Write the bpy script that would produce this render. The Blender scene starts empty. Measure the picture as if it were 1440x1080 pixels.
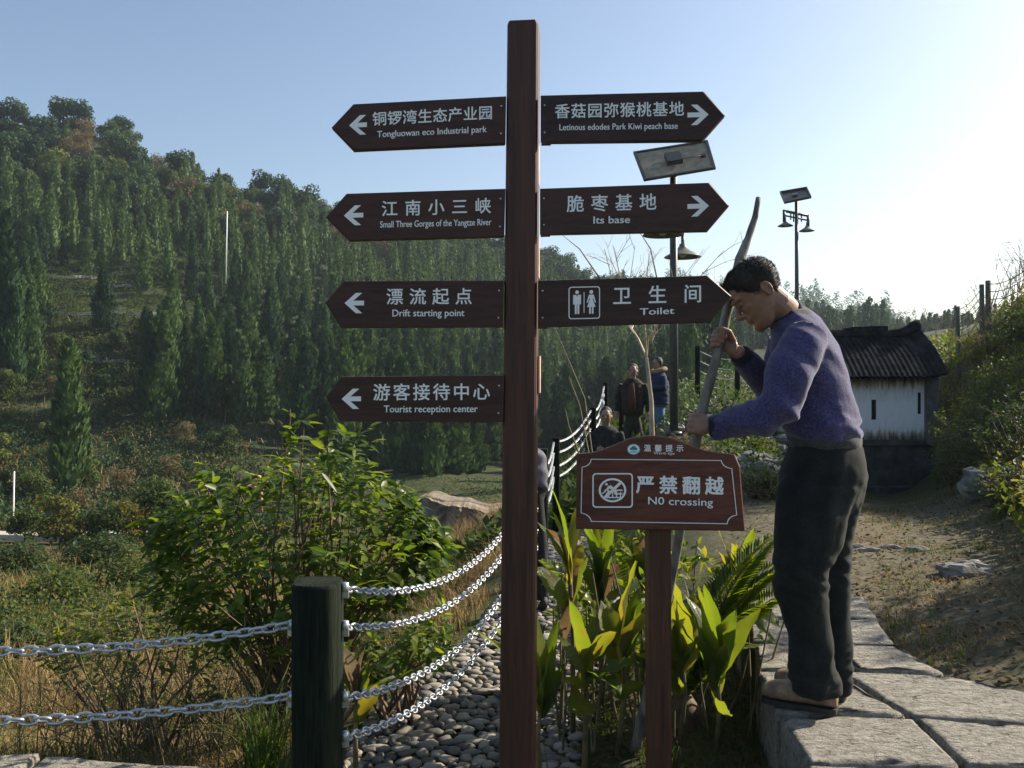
import bpy, math, random
import numpy as np
from mathutils import Vector, noise
rng = np.random.default_rng(7); random.seed(7)
SC = bpy.context.scene; COL = SC.collection
# ------------------------------------------------------------------ camera, sky, sun, exposure
CZ = 1.65; FPX = 1200.0
cam = bpy.data.objects.new('camera', bpy.data.cameras.new('camera')); COL.objects.link(cam)
cam.location = (0, 0, CZ); cam.rotation_euler = (math.pi/2, 0, 0)
cam.data.sensor_width = 36; cam.data.lens = 36*FPX/1440; cam.data.clip_end = 3000; cam.data.clip_start = .05
SC.camera = cam
SUN_AZ, SUN_EL = math.radians(64), math.radians(32)
w = bpy.data.worlds.new('World'); SC.world = w; w.use_nodes = True
nt = w.node_tree; sky = nt.nodes.new('ShaderNodeTexSky'); sky.sky_type = 'NISHITA'; sky.sun_disc = False
sky.sun_elevation = SUN_EL; sky.sun_rotation = SUN_AZ; sky.air_density = 1.0; sky.dust_density = 1.5; sky.ozone_density = 1.2
bg = nt.nodes['Background']; nt.links.new(sky.outputs[0], bg.inputs[0]); bg.inputs[1].default_value = 0.085
sun = bpy.data.objects.new('sun', bpy.data.lights.new('sun', 'SUN')); COL.objects.link(sun)
sun.data.energy = 5.0; sun.data.angle = math.radians(.5); sun.data.color = (1, .90, .74)
SUND = Vector((math.sin(SUN_AZ)*math.cos(SUN_EL), math.cos(SUN_AZ)*math.cos(SUN_EL), math.sin(SUN_EL)))
sun.rotation_euler = SUND.to_track_quat('Z', 'Y').to_euler()
SC.view_settings.view_transform = 'Standard'; SC.view_settings.look = 'None'
SC.view_settings.exposure = 1.0; SC.view_settings.gamma = 1
SC.cycles.volume_bounces = 0; SC.cycles.max_bounces = 8; SC.cycles.transparent_max_bounces = 8

# ------------------------------------------------------------------ helpers
def P(px, py, d):
    return np.array([(px-720)/FPX*d, d, CZ+(540-py)/FPX*d])
def A(*v): return np.array(v, float)
def unit(v): v = np.asarray(v, float); return v/(np.linalg.norm(v)+1e-12)

def mesh_np(V, F, uv=None, smooth=False):
    """F: (m,k) array or list of (m,k) arrays"""
    Fs = F if isinstance(F, list) else [F]
    Fs = [np.asarray(f, np.int32) for f in Fs if len(f)]
    V = np.asarray(V, np.float32)
    me = bpy.data.meshes.new('m')
    me.vertices.add(len(V)); me.vertices.foreach_set('co', V.ravel())
    li = np.concatenate([f.ravel() for f in Fs]); me.loops.add(len(li)); me.loops.foreach_set('vertex_index', li)
    tot = np.concatenate([np.full(len(f), f.shape[1], np.int32) for f in Fs])
    st = np.concatenate([[0], np.cumsum(tot)[:-1]]).astype(np.int32)
    me.polygons.add(len(tot)); me.polygons.foreach_set('loop_start', st)
    me.update(calc_edges=True); me.validate()
    if uv is not None:
        l = me.uv_layers.new(name='UVMap'); l.data.foreach_set('uv', np.asarray(uv, np.float32)[li].ravel())
    if smooth: me.polygons.foreach_set('use_smooth', np.ones(len(me.polygons), bool))
    return me

class MB:
    def __init__(s): s.v = []; s.f = []; s.m = []; s.n = 0; s.sm = []
    def add(s, V, F, m=0, smooth=False):
        s.v += [tuple(map(float, p)) for p in V]
        for f in F:
            s.f.append(tuple(int(i)+s.n for i in f)); s.m.append(m); s.sm.append(smooth)
        s.n += len(V); return s
    def prism(s, poly, off, m=0):
        n = len(poly); poly = [np.asarray(p, float) for p in poly]; off = np.asarray(off, float)
        V = poly+[p+off for p in poly]
        F = [tuple(range(n)), tuple(range(2*n-1, n-1, -1))]+[(i, i+n, (i+1) % n+n, (i+1) % n) for i in range(n)]
        return s.add(V, F, m)
    def box(s, c, sx, sy, sz, rz=0, m=0, ry=0):
        c = np.asarray(c, float); R = rot(rz, ry)
        V = [c+R@A(x*sx/2, y*sy/2, z*sz/2) for x in (-1, 1) for y in (-1, 1) for z in (-1, 1)]
        return s.add(V, [(0, 1, 3, 2), (4, 6, 7, 5), (0, 4, 5, 1), (2, 3, 7, 6), (0, 2, 6, 4), (1, 5, 7, 3)], m)
    def tube(s, path, rad, seg=8, m=0, caps=True, squash=1.0, rnd=0):
        V, F = tube_vf(path, rad, seg, caps, squash, rnd); return s.add(V, F, m, True)
    def loft(s, st, m=0, p=2.0, seg=24):
        V, F = loft_vf(st, seg, p); return s.add(V, F, m, True)
    def build(s, name, mats, parent=None, kind=None):
        me = bpy.data.meshes.new(name); me.from_pydata(s.v, [], s.f); me.validate(); me.update()
        if len(me.polygons) == len(s.m):
            me.polygons.foreach_set('material_index', s.m); me.polygons.foreach_set('use_smooth', s.sm)
        return link(name, me, mats, parent, kind)

def rot(rz, ry=0):
    c, s_ = math.cos(rz), math.sin(rz); a, b = math.cos(ry), math.sin(ry)
    return A([c, -s_, 0], [s_, c, 0], [0, 0, 1])@A([a, 0, b], [0, 1, 0], [-b, 0, a])

def tube_vf(path, rad, seg=8, caps=True, squash=1.0, rnd=0):
    path = [np.asarray(p, float) for p in path]; n = len(path)
    rad = [rad]*n if np.isscalar(rad) else list(rad)
    if rnd:   # rounded ends
        a, b = path[0], path[-1]; da = unit(path[0]-path[1]); db = unit(path[-1]-path[-2])
        pre = [a+da*rad[0]*k for k in (.97, .7)]; post = [b+db*rad[-1]*k for k in (.7, .97)]
        path = pre+path+post; rad = [rad[0]*.25, rad[0]*.72]+rad+[rad[-1]*.72, rad[-1]*.25]; n = len(path)
    V = []; up = None
    for i in range(n):
        t = unit(path[min(i+1, n-1)]-path[max(i-1, 0)])
        if up is None:
            up = A(0, 0, 1) if abs(t[2]) < .9 else A(1, 0, 0)
        x = unit(np.cross(up, t)); y = np.cross(t, x); up = y
        for k in range(seg):
            a = 2*math.pi*k/seg
            V.append(path[i]+rad[i]*(math.cos(a)*x+math.sin(a)*y*squash))
    F = []
    for i in range(n-1):
        for k in range(seg):
            a = i*seg+k; b = i*seg+(k+1) % seg
            F.append((a, b, b+seg, a+seg))
    if caps:
        F.append(tuple(range(seg-1, -1, -1))); F.append(tuple((n-1)*seg+k for k in range(seg)))
    return V, F

def loft_vf(st, seg=24, p=2.0):
    """st: list of (center, axis_a vec, axis_b vec)"""
    V = []
    for c, a, b in st:
        for k in range(seg):
            t = 2*math.pi*k/seg; cs, sn = math.cos(t), math.sin(t)
            V.append(np.asarray(c)+np.asarray(a)*np.sign(cs)*abs(cs)**(2/p)+np.asarray(b)*np.sign(sn)*abs(sn)**(2/p))
    F = []; n = len(st)
    for i in range(n-1):
        for k in range(seg):
            a = i*seg+k; b = i*seg+(k+1) % seg
            F.append((a, b, b+seg, a+seg))
    F.append(tuple(range(seg-1, -1, -1))); F.append(tuple((n-1)*seg+k for k in range(seg)))
    return V, F

def ico(c, r, M=None, sub=12):
    V = []; F = []; c = np.asarray(c, float); r = A(*(r if np.ndim(r) else (r, r, r)))
    n, m = sub, sub//2+1
    for i in range(m+1):
        for k in range(n):
            th = math.pi*(i+.02)/(m+.04); ph = 2*math.pi*k/n
            q = r*A(math.sin(th)*math.cos(ph), math.sin(th)*math.sin(ph), math.cos(th))
            V.append(c+(M@q if M is not None else q))
    for i in range(m):
        for k in range(n):
            a = i*n+k; b = i*n+(k+1) % n; F.append((a, a+n, b+n, b))
    F.append(tuple(range(n))); F.append(tuple(m*n+k for k in range(n-1, -1, -1)))
    return V, F

def link(name, me, mats, parent=None, kind=None):
    me.name = name
    for m in (mats if isinstance(mats, (list, tuple)) else [mats]): me.materials.append(m)
    o = bpy.data.objects.new(name, me); COL.objects.link(o)
    if parent is not None:
        o.parent = parent
        if parent.type == 'EMPTY': o.matrix_parent_inverse = parent.matrix_basis.inverted()
    if kind: o['kind'] = kind
    return o
def tag(o, label, cat, group=None, kind=None):
    o['label'] = label; o['category'] = cat
    if group: o['group'] = group
    if kind: o['kind'] = kind
    return o
def thing(name, label, cat, loc=(0, 0, 0), group=None):
    o = bpy.data.objects.new(name, None); o.location = [float(x) for x in loc]; o.empty_display_size = .1; COL.objects.link(o)
    return tag(o, label, cat, group)
def dup(root, loc, rz=0, sc=1, label=None, group=None):
    r = root.copy(); COL.objects.link(r); r.location = [float(x) for x in loc]; r.rotation_euler = (0, 0, rz)
    r.scale = (sc, sc, sc) if np.isscalar(sc) else sc
    if label: r['label'] = label
    if group: r['group'] = group
    for ch in list(root.children):
        c = ch.copy(); COL.objects.link(c); c.parent = r
    return r
def remesh(mb, voxel, smooth=2, fac=.5):
    me = bpy.data.meshes.new('tmp'); me.from_pydata(mb.v, [], mb.f); me.update()
    o = bpy.data.objects.new('tmp', me); COL.objects.link(o)
    m = o.modifiers.new('r', 'REMESH'); m.mode = 'VOXEL'; m.voxel_size = voxel
    if smooth: s = o.modifiers.new('s', 'SMOOTH'); s.iterations = smooth; s.factor = fac
    dg = bpy.context.evaluated_depsgraph_get()
    out = bpy.data.meshes.new_from_object(o.evaluated_get(dg))
    bpy.data.objects.remove(o); bpy.data.meshes.remove(me)
    out.polygons.foreach_set('use_smooth', np.ones(len(out.polygons), bool))
    return out
def vget(me):
    v = np.empty(len(me.vertices)*3, np.float32); me.vertices.foreach_get('co', v); return v.reshape(-1, 3)
def nget(me):
    v = np.empty(len(me.vertices)*3, np.float32); me.vertex_normals.foreach_get('vector', v); return v.reshape(-1, 3)
def vset(me, v): me.vertices.foreach_set('co', np.asarray(v, np.float32).ravel()); me.update()
def nz(p): return noise.noise(Vector((float(p[0]), float(p[1]), float(p[2]))))
def fcent(me):
    v = np.empty(len(me.polygons)*3, np.float32); me.polygons.foreach_get('center', v); return v.reshape(-1, 3)

# ------------------------------------------------------------------ materials
def new_mat(name):
    m = bpy.data.materials.new(name); m.use_nodes = True; nt = m.node_tree
    b = nt.nodes['Principled BSDF']; return m, nt, b
def N(nt, t, **k):
    n = nt.nodes.new('ShaderNode'+t)
    for a, v in k.items():
        if a in ('ins',):
            for q, x in v.items(): n.inputs[q].default_value = x
        else: setattr(n, a, v)
    return n
def ramp(nt, fac, cols, pos=None):
    r = N(nt, 'ValToRGB'); el = r.color_ramp.elements
    pos = pos or [i/(len(cols)-1) for i in range(len(cols))]
    while len(el) < len(cols): el.new(.5)
    for e, c, p in zip(el, cols, pos): e.position = p; e.color = (*c, 1)
    nt.links.new(fac, r.inputs[0]); return r.outputs[0]
def coords(nt, kind='Object', scale=(1, 1, 1), rotz=(0, 0, 0)):
    if kind == 'World':
        src = N(nt, 'NewGeometry').outputs['Position']
    else: src = N(nt, 'TexCoord').outputs[kind]
    mp = N(nt, 'Mapping'); mp.inputs['Scale'].default_value = scale; mp.inputs['Rotation'].default_value = rotz
    nt.links.new(src, mp.inputs[0]); return mp.outputs[0]
def noisy(nt, vec, scale, detail=5, rough=.6, dist=0):
    n = N(nt, 'TexNoise', ins={'Scale': scale, 'Detail': detail, 'Roughness': rough, 'Distortion': dist})
    if vec is not None: nt.links.new(vec, n.inputs['Vector'])
    return n.outputs['Fac']
def bump(nt, b, h, strength=.3, dist=.01):
    n = N(nt, 'Bump', ins={'Strength': strength, 'Distance': dist}); nt.links.new(h, n.inputs['Height']); nt.links.new(n.outputs[0], b.inputs['Normal'])
def simple(name, cols, scale=8, rough=.6, kind='Object', stretch=(1, 1, 1), bmp=.2, bd=.01, metal=0, spec=.5, detail=6, pos=None, dist=0):
    m, nt, b = new_mat(name); v = coords(nt, kind, stretch); f = noisy(nt, v, scale, detail, .62, dist)
    nt.links.new(ramp(nt, f, cols, pos or [.3+.4*i/(len(cols)-1) for i in range(len(cols))]), b.inputs['Base Color'])
    b.inputs['Roughness'].default_value = rough; b.inputs['Metallic'].default_value = metal
    b.inputs['Specular IOR Level'].default_value = spec
    if bmp: bump(nt, b, f, bmp, bd)
    return m
def foliage(name, cols, trans=.35, rough=.5, island=True, spec=.4, nscale=1.0, objrand=.5, uvvein=False, tcol=1.0):
    """leaf material: each leaf its own tone from the list, plus clumps and per-plant variation; light shines through"""
    m, nt, b = new_mat(name)
    g = N(nt, 'NewGeometry'); oi = N(nt, 'ObjectInfo')
    nf = noisy(nt, coords(nt, 'World'), nscale, 3)
    ma = N(nt, 'Math', operation='MULTIPLY', ins={1: .45}); nt.links.new(g.outputs['Random Per Island'] if island else nf, ma.inputs[0])
    mb = N(nt, 'MATH' if 0 else 'Math', operation='MULTIPLY_ADD', ins={1: .55}); nt.links.new(nf, mb.inputs[0]); nt.links.new(ma.outputs[0], mb.inputs[2])
    mc = N(nt, 'Math', operation='MULTIPLY_ADD', ins={1: objrand}); nt.links.new(oi.outputs['Random'], mc.inputs[0])
    sb = N(nt, 'Math', operation='SUBTRACT', ins={1: objrand*.5}); nt.links.new(mb.outputs[0], sb.inputs[0]); nt.links.new(sb.outputs[0], mc.inputs[2])
    c = ramp(nt, mc.outputs[0], cols, [.12+.76*i/(len(cols)-1) for i in range(len(cols))])
    if uvvein:
        wv = N(nt, 'TexWave', ins={'Scale': 16., 'Distortion': 1.0, 'Detail': 1.}); wv.bands_direction = 'DIAGONAL'
        nt.links.new(N(nt, 'TexCoord').outputs['UV'], wv.inputs['Vector']); bump(nt, b, wv.outputs['Fac'], .7, .006)
        nn = noisy(nt, coords(nt, 'World'), 14, 5, .7); mx = N(nt, 'Mix', data_type='RGBA', blend_type='MIX')
        st = N(nt, 'MapRange', ins={1: .56, 2: .72, 3: 0., 4: .75}); nt.links.new(nn, st.inputs[0]); nt.links.new(st.outputs[0], mx.inputs[0])
        nt.links.new(c, mx.inputs[6]); mx.inputs[7].default_value = (.20, .12, .03, 1); c = mx.outputs[2]
    nt.links.new(c, b.inputs['Base Color']); b.inputs['Roughness'].default_value = rough; b.inputs['Specular IOR Level'].default_value = spec
    if trans:
        t = N(nt, 'BsdfTranslucent'); hs = N(nt, 'HueSaturation', ins={'Hue': .485, 'Saturation': 1.15, 'Value': 1.6*tcol}); nt.links.new(c, hs.inputs['Color']); nt.links.new(hs.outputs[0], t.inputs[0])
        mx = N(nt, 'MixShader', ins={0: trans}); nt.links.new(b.outputs[0], mx.inputs[1]); nt.links.new(t.outputs[0], mx.inputs[2])
        nt.links.new(mx.outputs[0], nt.nodes['Material Output'].inputs[0])
    return m

# ------------------------------------------------------------------ terrain: height from surveyed points
def zp(px, d, z): return (px, d, 540-(z-CZ)/d*FPX)
CP = []
def row(d, *a):
    for px, z in a: CP.append(zp(px, d, z))
def col(px, *a):
    for d, py in a: CP.append((px, d, py))
row(1.5, (-1400, 0), (0, 0), (720, 0), (1440, .05), (2900, .1))
row(3, (-800, -.1), (0, -.02), (300, 0), (450, 0), (620, 0), (800, .08), (1000, .12), (1250, .12), (1440, .15), (2000, .35), (2800, .7))
row(4.5, (-800, -.4), (100, -.4), (330, -.35), (450, -.12), (600, 0), (720, 0), (850, .1), (1000, .14), (1100, .22), (1250, .25), (1400, .36), (1440, .4), (1900, .9), (2700, 1.6))
row(6, (-800, -1), (100, -1.05), (400, -.75), (590, -.15), (660, 0), (740, 0), (850, .1), (1000, .32), (1120, .4), (1300, .42), (1440, .5), (1700, 1.2), (2400, 2.4))
row(9, (-800, -2), (100, -1.9), (400, -1.5), (620, -.7), (720, -.05), (770, -.05), (850, 0), (920, .3), (1000, .5), (1120, .48), (1300, .3), (1400, .6), (1500, 1.2), (1900, 2.6))
row(12.5, (0, -2.3), (300, -2.3), (550, -1.9), (700, -1), (770, -.3), (850, .0), (900, .4), (960, .95), (1060, .8), (1150, .2), (1300, .05), (1350, .4), (1440, 1.7), (1700, 3.4))
row(17, (0, -2.9), (400, -3), (650, -2.2), (770, -.9), (850, .5), (900, .7), (960, 1.3), (1060, 1.3), (1200, .3), (1310, .3), (1380, 2.1), (1440, 3.2), (1800, 5.6))
row(25, (-800, -4.2), (-300, -4), (200, -4), (500, -3.8), (650, -2.9), (770, -2), (850, -.3), (960, 1.6), (1100, 1.8), (1250, 1.5), (1385, 3.4), (1440, 4.2), (1900, 9))
col(-1300, (45, 765), (60, 660), (90, 460), (130, 260), (170, 130), (240, 110), (420, 200))
col(-500, (45, 765), (60, 680), (80, 540), (100, 430), (130, 270), (165, 150), (240, 130), (420, 250))
col(0, (36, 790), (45, 764), (60, 685), (75, 565), (90, 465), (110, 375), (135, 265), (160, 197), (240, 210), (420, 330))
col(150, (36, 790), (45, 763), (60, 690), (75, 585), (90, 485), (110, 392), (135, 280), (156, 208), (240, 240), (420, 360))
col(300, (36, 785), (45, 760), (60, 688), (72, 612), (90, 510), (115, 405), (152, 283), (240, 320), (420, 400))
col(450, (36, 780), (46, 755), (60, 690), (72, 640), (95, 525), (120, 425), (160, 318), (240, 360), (420, 430))
col(600, (34, 755), (46, 715), (60, 672), (74, 645), (95, 555), (120, 475), (172, 352), (240, 390), (420, 450))
col(760, (36, 715), (60, 675), (80, 640), (120, 530), (182, 392), (240, 420), (420, 470))
col(870, (45, 650), (70, 640), (100, 580), (140, 505), (192, 424), (240, 440), (420, 480))
col(1000, (40, 545), (70, 540), (100, 520), (190, 450), (420, 480))
col(1200, (40, 505), (60, 505), (150, 480), (420, 480))
col(1440, (40, 450), (60, 445), (150, 450), (420, 480))
col(1900, (45, 330), (90, 320), (200, 370), (420, 450))
col(2900, (3, 900), (9, 420), (25, 250), (90, 250), (420, 400))
CPA = np.array(CP); KD = 1.6
Q = np.c_[CPA[:, 0]/300, np.log(CPA[:, 1])*KD]
def tps(r): return np.where(r > 1e-9, r*r*np.log(r+1e-12), 0)
_n = len(Q); _K = tps(np.linalg.norm(Q[:, None]-Q[None], axis=2))+np.eye(_n)*.02
_L = np.c_[np.ones(_n), Q]; _M = np.block([[_K, _L], [_L.T, np.zeros((3, 3))]])
# interpolate the slope angle (py) minus a flat-ground trend
_W = np.linalg.solve(_M, np.r_[CPA[:, 2]-540-1980/CPA[:, 1], 0, 0, 0])
def gpy(px, d):
    px = np.atleast_1d(np.asarray(px, float)); d = np.atleast_1d(np.asarray(d, float)); out = np.empty(len(px))
    for i in range(0, len(px), 4000):
        q = np.c_[px[i:i+4000]/300, np.log(d[i:i+4000])*KD]
        out[i:i+4000] = tps(np.linalg.norm(q[:, None]-Q[None], axis=2))@_W[:_n]+_W[_n]+q@_W[_n+1:]
    return out+540+1980/d
def G(px, d):
    """points of the ground, (n,3)"""
    px = np.atleast_1d(np.asarray(px, float)); d = np.atleast_1d(np.asarray(d, float))*np.ones(len(px))
    py = gpy(px, d); return np.c_[(px-720)/FPX*d, d, CZ+(540-py)/FPX*d]
def gz(X, Y):
    X = np.atleast_1d(np.asarray(X, float)); Y = np.maximum(np.atleast_1d(np.asarray(Y, float)), 1.5)
    return G(720+X/Y*FPX, Y)[:, 2]

pxs = np.r_[np.arange(-1500, 0, 60), np.arange(0, 1500, 14), np.arange(1500, 3001, 60)]
ds = np.exp(np.linspace(math.log(1.5), math.log(420), 150))
gx, gd = np.meshgrid(pxs, ds); pts = G(gx.ravel(), gd.ravel())
for i in range(len(pts)):
    p = pts[i]; d = p[1]; a = .004*min(d, 3)+.004*max(0, min(d, 150)-5)
    pts[i, 2] += a*(nz(p*A(.9, .9, .9)*(6/ max(d, 3))**.5)+.5*nz(p*2.3))
nx, nd = len(pxs), len(ds)
idx = np.arange(nx*nd).reshape(nd, nx)
F = np.stack([idx[:-1, :-1], idx[:-1, 1:], idx[1:, 1:], idx[1:, :-1]], -1).reshape(-1, 4)
ter = mesh_np(pts, F, smooth=True)
# what grows where: 0 bare soil .. 1 green ; second channel dry grass
Xp, Yp = pts[:, 0], pts[:, 1]; PX = gx.ravel()
dirt = np.clip(1-np.abs((PX-1190)/np.interp(Yp, [4, 9, 12], [330, 200, 130]))**3, 0, 1)*np.clip((15-Yp)/5, 0, 1)
dry = np.clip((720-PX)/120, 0, 1)*np.clip((Yp-3.2)/1.5, 0, 1)*np.clip((60-Yp)/25, 0, 1)
at = ter.color_attributes.new('zone', 'FLOAT_COLOR', 'POINT')
at.data.foreach_set('color', np.c_[dirt, dry, np.clip((Yp-42)/25, 0, 1), np.ones(len(Xp))].astype(np.float32).ravel())
m, nt, b = new_mat('earth'); vz = N(nt, 'VertexColor', layer_name='zone'); sp = N(nt, 'SeparateColor'); nt.links.new(vz.outputs[0], sp.inputs[0])
wv = coords(nt, 'World'); n1 = noisy(nt, wv, 2.2, 10, .72); n2 = noisy(nt, wv, .55, 6, .6); n3 = noisy(nt, wv, 22, 6, .7)
def mixc(nt, fac, a, b_):
    mx = N(nt, 'Mix', data_type='RGBA'); 
    for i, s in ((0, fac), (6, a), (7, b_)):
        if isinstance(s, (int, float)): mx.inputs[i].default_value = s
        elif isinstance(s, tuple): mx.inputs[i].default_value = (*s, 1)
        else: nt.links.new(s, mx.inputs[i])
    return mx.outputs[2]
cg = ramp(nt, n1, [(.018, .026, .010), (.05, .06, .02), (.10, .085, .04)], [.32, .5, .68])
cd = ramp(nt, n3, [(.05, .044, .028), (.11, .096, .062), (.19, .168, .115)], [.3, .5, .72])
cy = ramp(nt, n1, [(.04, .034, .015), (.095, .072, .032), (.06, .065, .022)], [.3, .52, .72])
c = mixc(nt, sp.outputs[0], cg, cd); c = mixc(nt, sp.outputs[1], c, cy)
hh = ramp(nt, n2, [(.018, .032, .012), (.038, .052, .02), (.075, .072, .032)], [.35, .5, .68]); c = mixc(nt, sp.outputs[2], c, hh)
nt.links.new(c, b.inputs['Base Color']); b.inputs['Roughness'].default_value = .95; b.inputs['Specular IOR Level'].default_value = .15
bump(nt, b, n1, .6, .05)
EARTH = m
link('ground', ter, m, kind='structure')
g = MB(); R = 6
for i in range(12):
    for j in range(7):
        x0, y0 = -30+i*5, -18+j*(1.6+18)/7; x1, y1 = x0+5, y0+(1.6+18)/7
        g.add([(x0, y0, -.06), (x1, y0, -.06), (x1, y1, -.06), (x0, y1, -.06)], [(0, 1, 2, 3)])
g.build('viewpoint_ground', EARTH, kind='structure')

# ------------------------------------------------------------------ stock materials
def wood(name, c0, c1, c2, ax='Z', scale=1., rough=.5, spec=.35, bmp=.35):
    m, nt, b = new_mat(name); s = {'Z': (14, 14, .7), 'X': (.9, 14, 14)}[ax]
    v = coords(nt, 'Object', tuple(q*scale for q in s)); f = noisy(nt, v, 2.2, 8, .65, .6); f2 = noisy(nt, coords(nt, 'Object', tuple(q*4*scale for q in s)), 3, 4, .6)
    mx = N(nt, 'Math', operation='MULTIPLY_ADD', ins={1: .35}); nt.links.new(f2, mx.inputs[0]); oi = N(nt, 'ObjectInfo'); orr = N(nt, 'Math', operation='MULTIPLY_ADD', ins={1: .13, 2: -.065}); nt.links.new(oi.outputs['Random'], orr.inputs[0]); m2 = N(nt, 'Math', operation='ADD'); nt.links.new(orr.outputs[0], m2.inputs[0]); nt.links.new(mx.outputs[0], m2.inputs[1])
    h = N(nt, 'Math', operation='MULTIPLY', ins={1: .65}); nt.links.new(f, h.inputs[0]); nt.links.new(h.outputs[0], mx.inputs[2])
    nt.links.new(ramp(nt, m2.outputs[0], [c0, c1, c2], [.36, .5, .64]), b.inputs['Base Color'])
    b.inputs['Roughness'].default_value = rough; b.inputs['Specular IOR Level'].default_value = spec; bump(nt, b, mx.outputs[0], bmp, .003+.006*(bmp > .5)); return m
M_POST = wood('signpost_wood', (.021, .011, .009), (.055, .023, .016), (.10, .037, .023))
M_BOARD = wood('board_wood', (.026, .011, .009), (.050, .020, .015), (.075, .028, .02), 'X')
M_WARN = wood('warning_wood', (.04, .014, .010), (.09, .028, .018), (.15, .045, .027), 'X', .8)
M_WPOST = wood('warning_post_wood', (.034, .014, .008), (.07, .028, .016), (.12, .042, .023))
M_LET, _nt, _b = new_mat('letter_paint'); _b.inputs['Roughness'].default_value = .55
_nt.links.new(ramp(_nt, noisy(_nt, coords(_nt, 'World'), 60, 4), [(.86, .85, .84), (.92, .92, .92)]), _b.inputs['Base Color'])
M_FENCE = wood('fence_post_wood', (.004, .006, .004), (.009, .013, .009), (.022, .027, .018), rough=.95, spec=.1, bmp=.9)
M_STEEL = simple('zinc_steel', [(.34, .36, .38), (.5, .52, .55), (.62, .63, .64)], 40, .38, metal=.75, bmp=.1)
M_DARKM = simple('dark_painted_metal', [(.03, .032, .03), (.05, .052, .048), (.075, .075, .068)], 18, .45, bmp=.05)
M_SCREW = simple('screw_metal', [(.5, .5, .5), (.7, .7, .7)], 40, .3, metal=.9, bmp=0)

# ------------------------------------------------------------------ lettering
_fc = bpy.data.curves.new('glyph', 'FONT'); _fo = bpy.data.objects.new('glyph', _fc); COL.objects.link(_fo)
_cache = {}
def glyphs(s, bold):
    if (s, bold) not in _cache:
        _fc.body = s; _fc.offset = bold; _fc.resolution_u = 3
        dg = bpy.context.evaluated_depsgraph_get(); dg.update(); oe = _fo.evaluated_get(dg); me = oe.to_mesh()
        V = np.array([v.co[:2] for v in me.vertices]); F = [tuple(p.vertices) for p in me.polygons]; oe.to_mesh_clear()
        _cache[(s, bold)] = (V, F)
    return _cache[(s, bold)]

class Plane:
    """a board's front face: through point q, yawed about the vertical"""
    def __init__(s, px, py, d, yaw, lean=0):
        s.q = P(px, py, d); s.n = A(math.sin(yaw)*math.cos(lean), -math.cos(yaw)*math.cos(lean), math.sin(lean))
    def at(s, px, py, off=0):
        r = A((px-720)/FPX, 1, (540-py)/FPX); o = A(0, 0, CZ)
        t = np.dot(s.q-o, s.n)/np.dot(r, s.n); return o+r*t+s.n*off
def letter_cjk(mb, pl, s, x0, x1, y0, y1, size, bold=.014, off=.0016, m=0):
    """characters centred in equal steps from x0..x1 (outer ink edges); y0,y1 the middle line at both ends"""
    n = len(s); c0, c1 = x0+size*.5, x1-size*.5
    for i, ch in enumerate(s):
        t = i/(n-1) if n > 1 else 0; cx = c0+(c1-c0)*t; V, F = glyphs(ch, 0)
        k = size/.94; sl = (y1-y0)/max(1, x1-x0)
        for j, (ox, oy) in enumerate(((0, 0), (1, .6), (-1, .6), (.6, -1), (-.6, -1))):
            Q_ = [pl.at(cx+(v[0]-.5+ox*bold)*k, y0+(y1-y0)*t-(v[1]-.38+oy*bold)*k+sl*(v[0]-.5)*k, off+.0001*j) for v in V]
            mb.add(Q_, F, m)
def letter_en(mb, pl, s, x0, x1, y0, y1, cap, bold=.016, off=.0016, m=0):
    V, F = glyphs(s, 0); a, b_ = V[:, 0].min(), V[:, 0].max(); kx = (x1-x0)/(b_-a); ky = cap/.69
    for j, (ox, oy) in enumerate(((-1, -.5), (1, .5), (0, .5))):
        mb.add([pl.at(x0+(v[0]-a+ox*bold)*kx, y0+(y1-y0)*(v[0]-a)/(b_-a)-(v[1]+oy*bold)*ky, off+.0001*j) for v in V], F, m)
def ring_px(mb, pl, outer, inner, off=.0016, m=0):
    n = len(outer); mb.add([pl.at(*p, off) for p in outer]+[pl.at(*p, off) for p in inner], [(i, (i+1) % n, (i+1) % n+n, i+n) for i in range(n)], m)
def poly_px(mb, pl, pts_, off=.0016, m=0):
    mb.add([pl.at(*p, off) for p in pts_], [tuple(range(len(pts_)))], m)
def bar_px(mb, pl, x0, y0, x1, y1, w_, off=.0016, m=0):
    dx, dy = x1-x0, y1-y0; l = math.hypot(dx, dy); ax, ay = -dy/l*w_/2, dx/l*w_/2
    poly_px(mb, pl, [(x0+ax, y0+ay), (x1+ax, y1+ay), (x1-ax, y1-ay), (x0-ax, y0-ay)], off, m)
def circ(cx, cy, r, n=28, ry=None): return [(cx+r*math.cos(2*math.pi*i/n), cy+(ry or r)*math.sin(2*math.pi*i/n)) for i in range(n)]
def rrect(x0, y0, x1, y1, r, n=5):
    o = []
    for cx, cy, a in ((x1-r, y0+r, -90), (x1-r, y1-r, 0), (x0+r, y1-r, 90), (x0+r, y0+r, 180)):
        for i in range(n+1):
            t = math.radians(a+90*i/n); o.append((cx+r*math.cos(t), cy+r*math.sin(t)))
    return o
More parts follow.
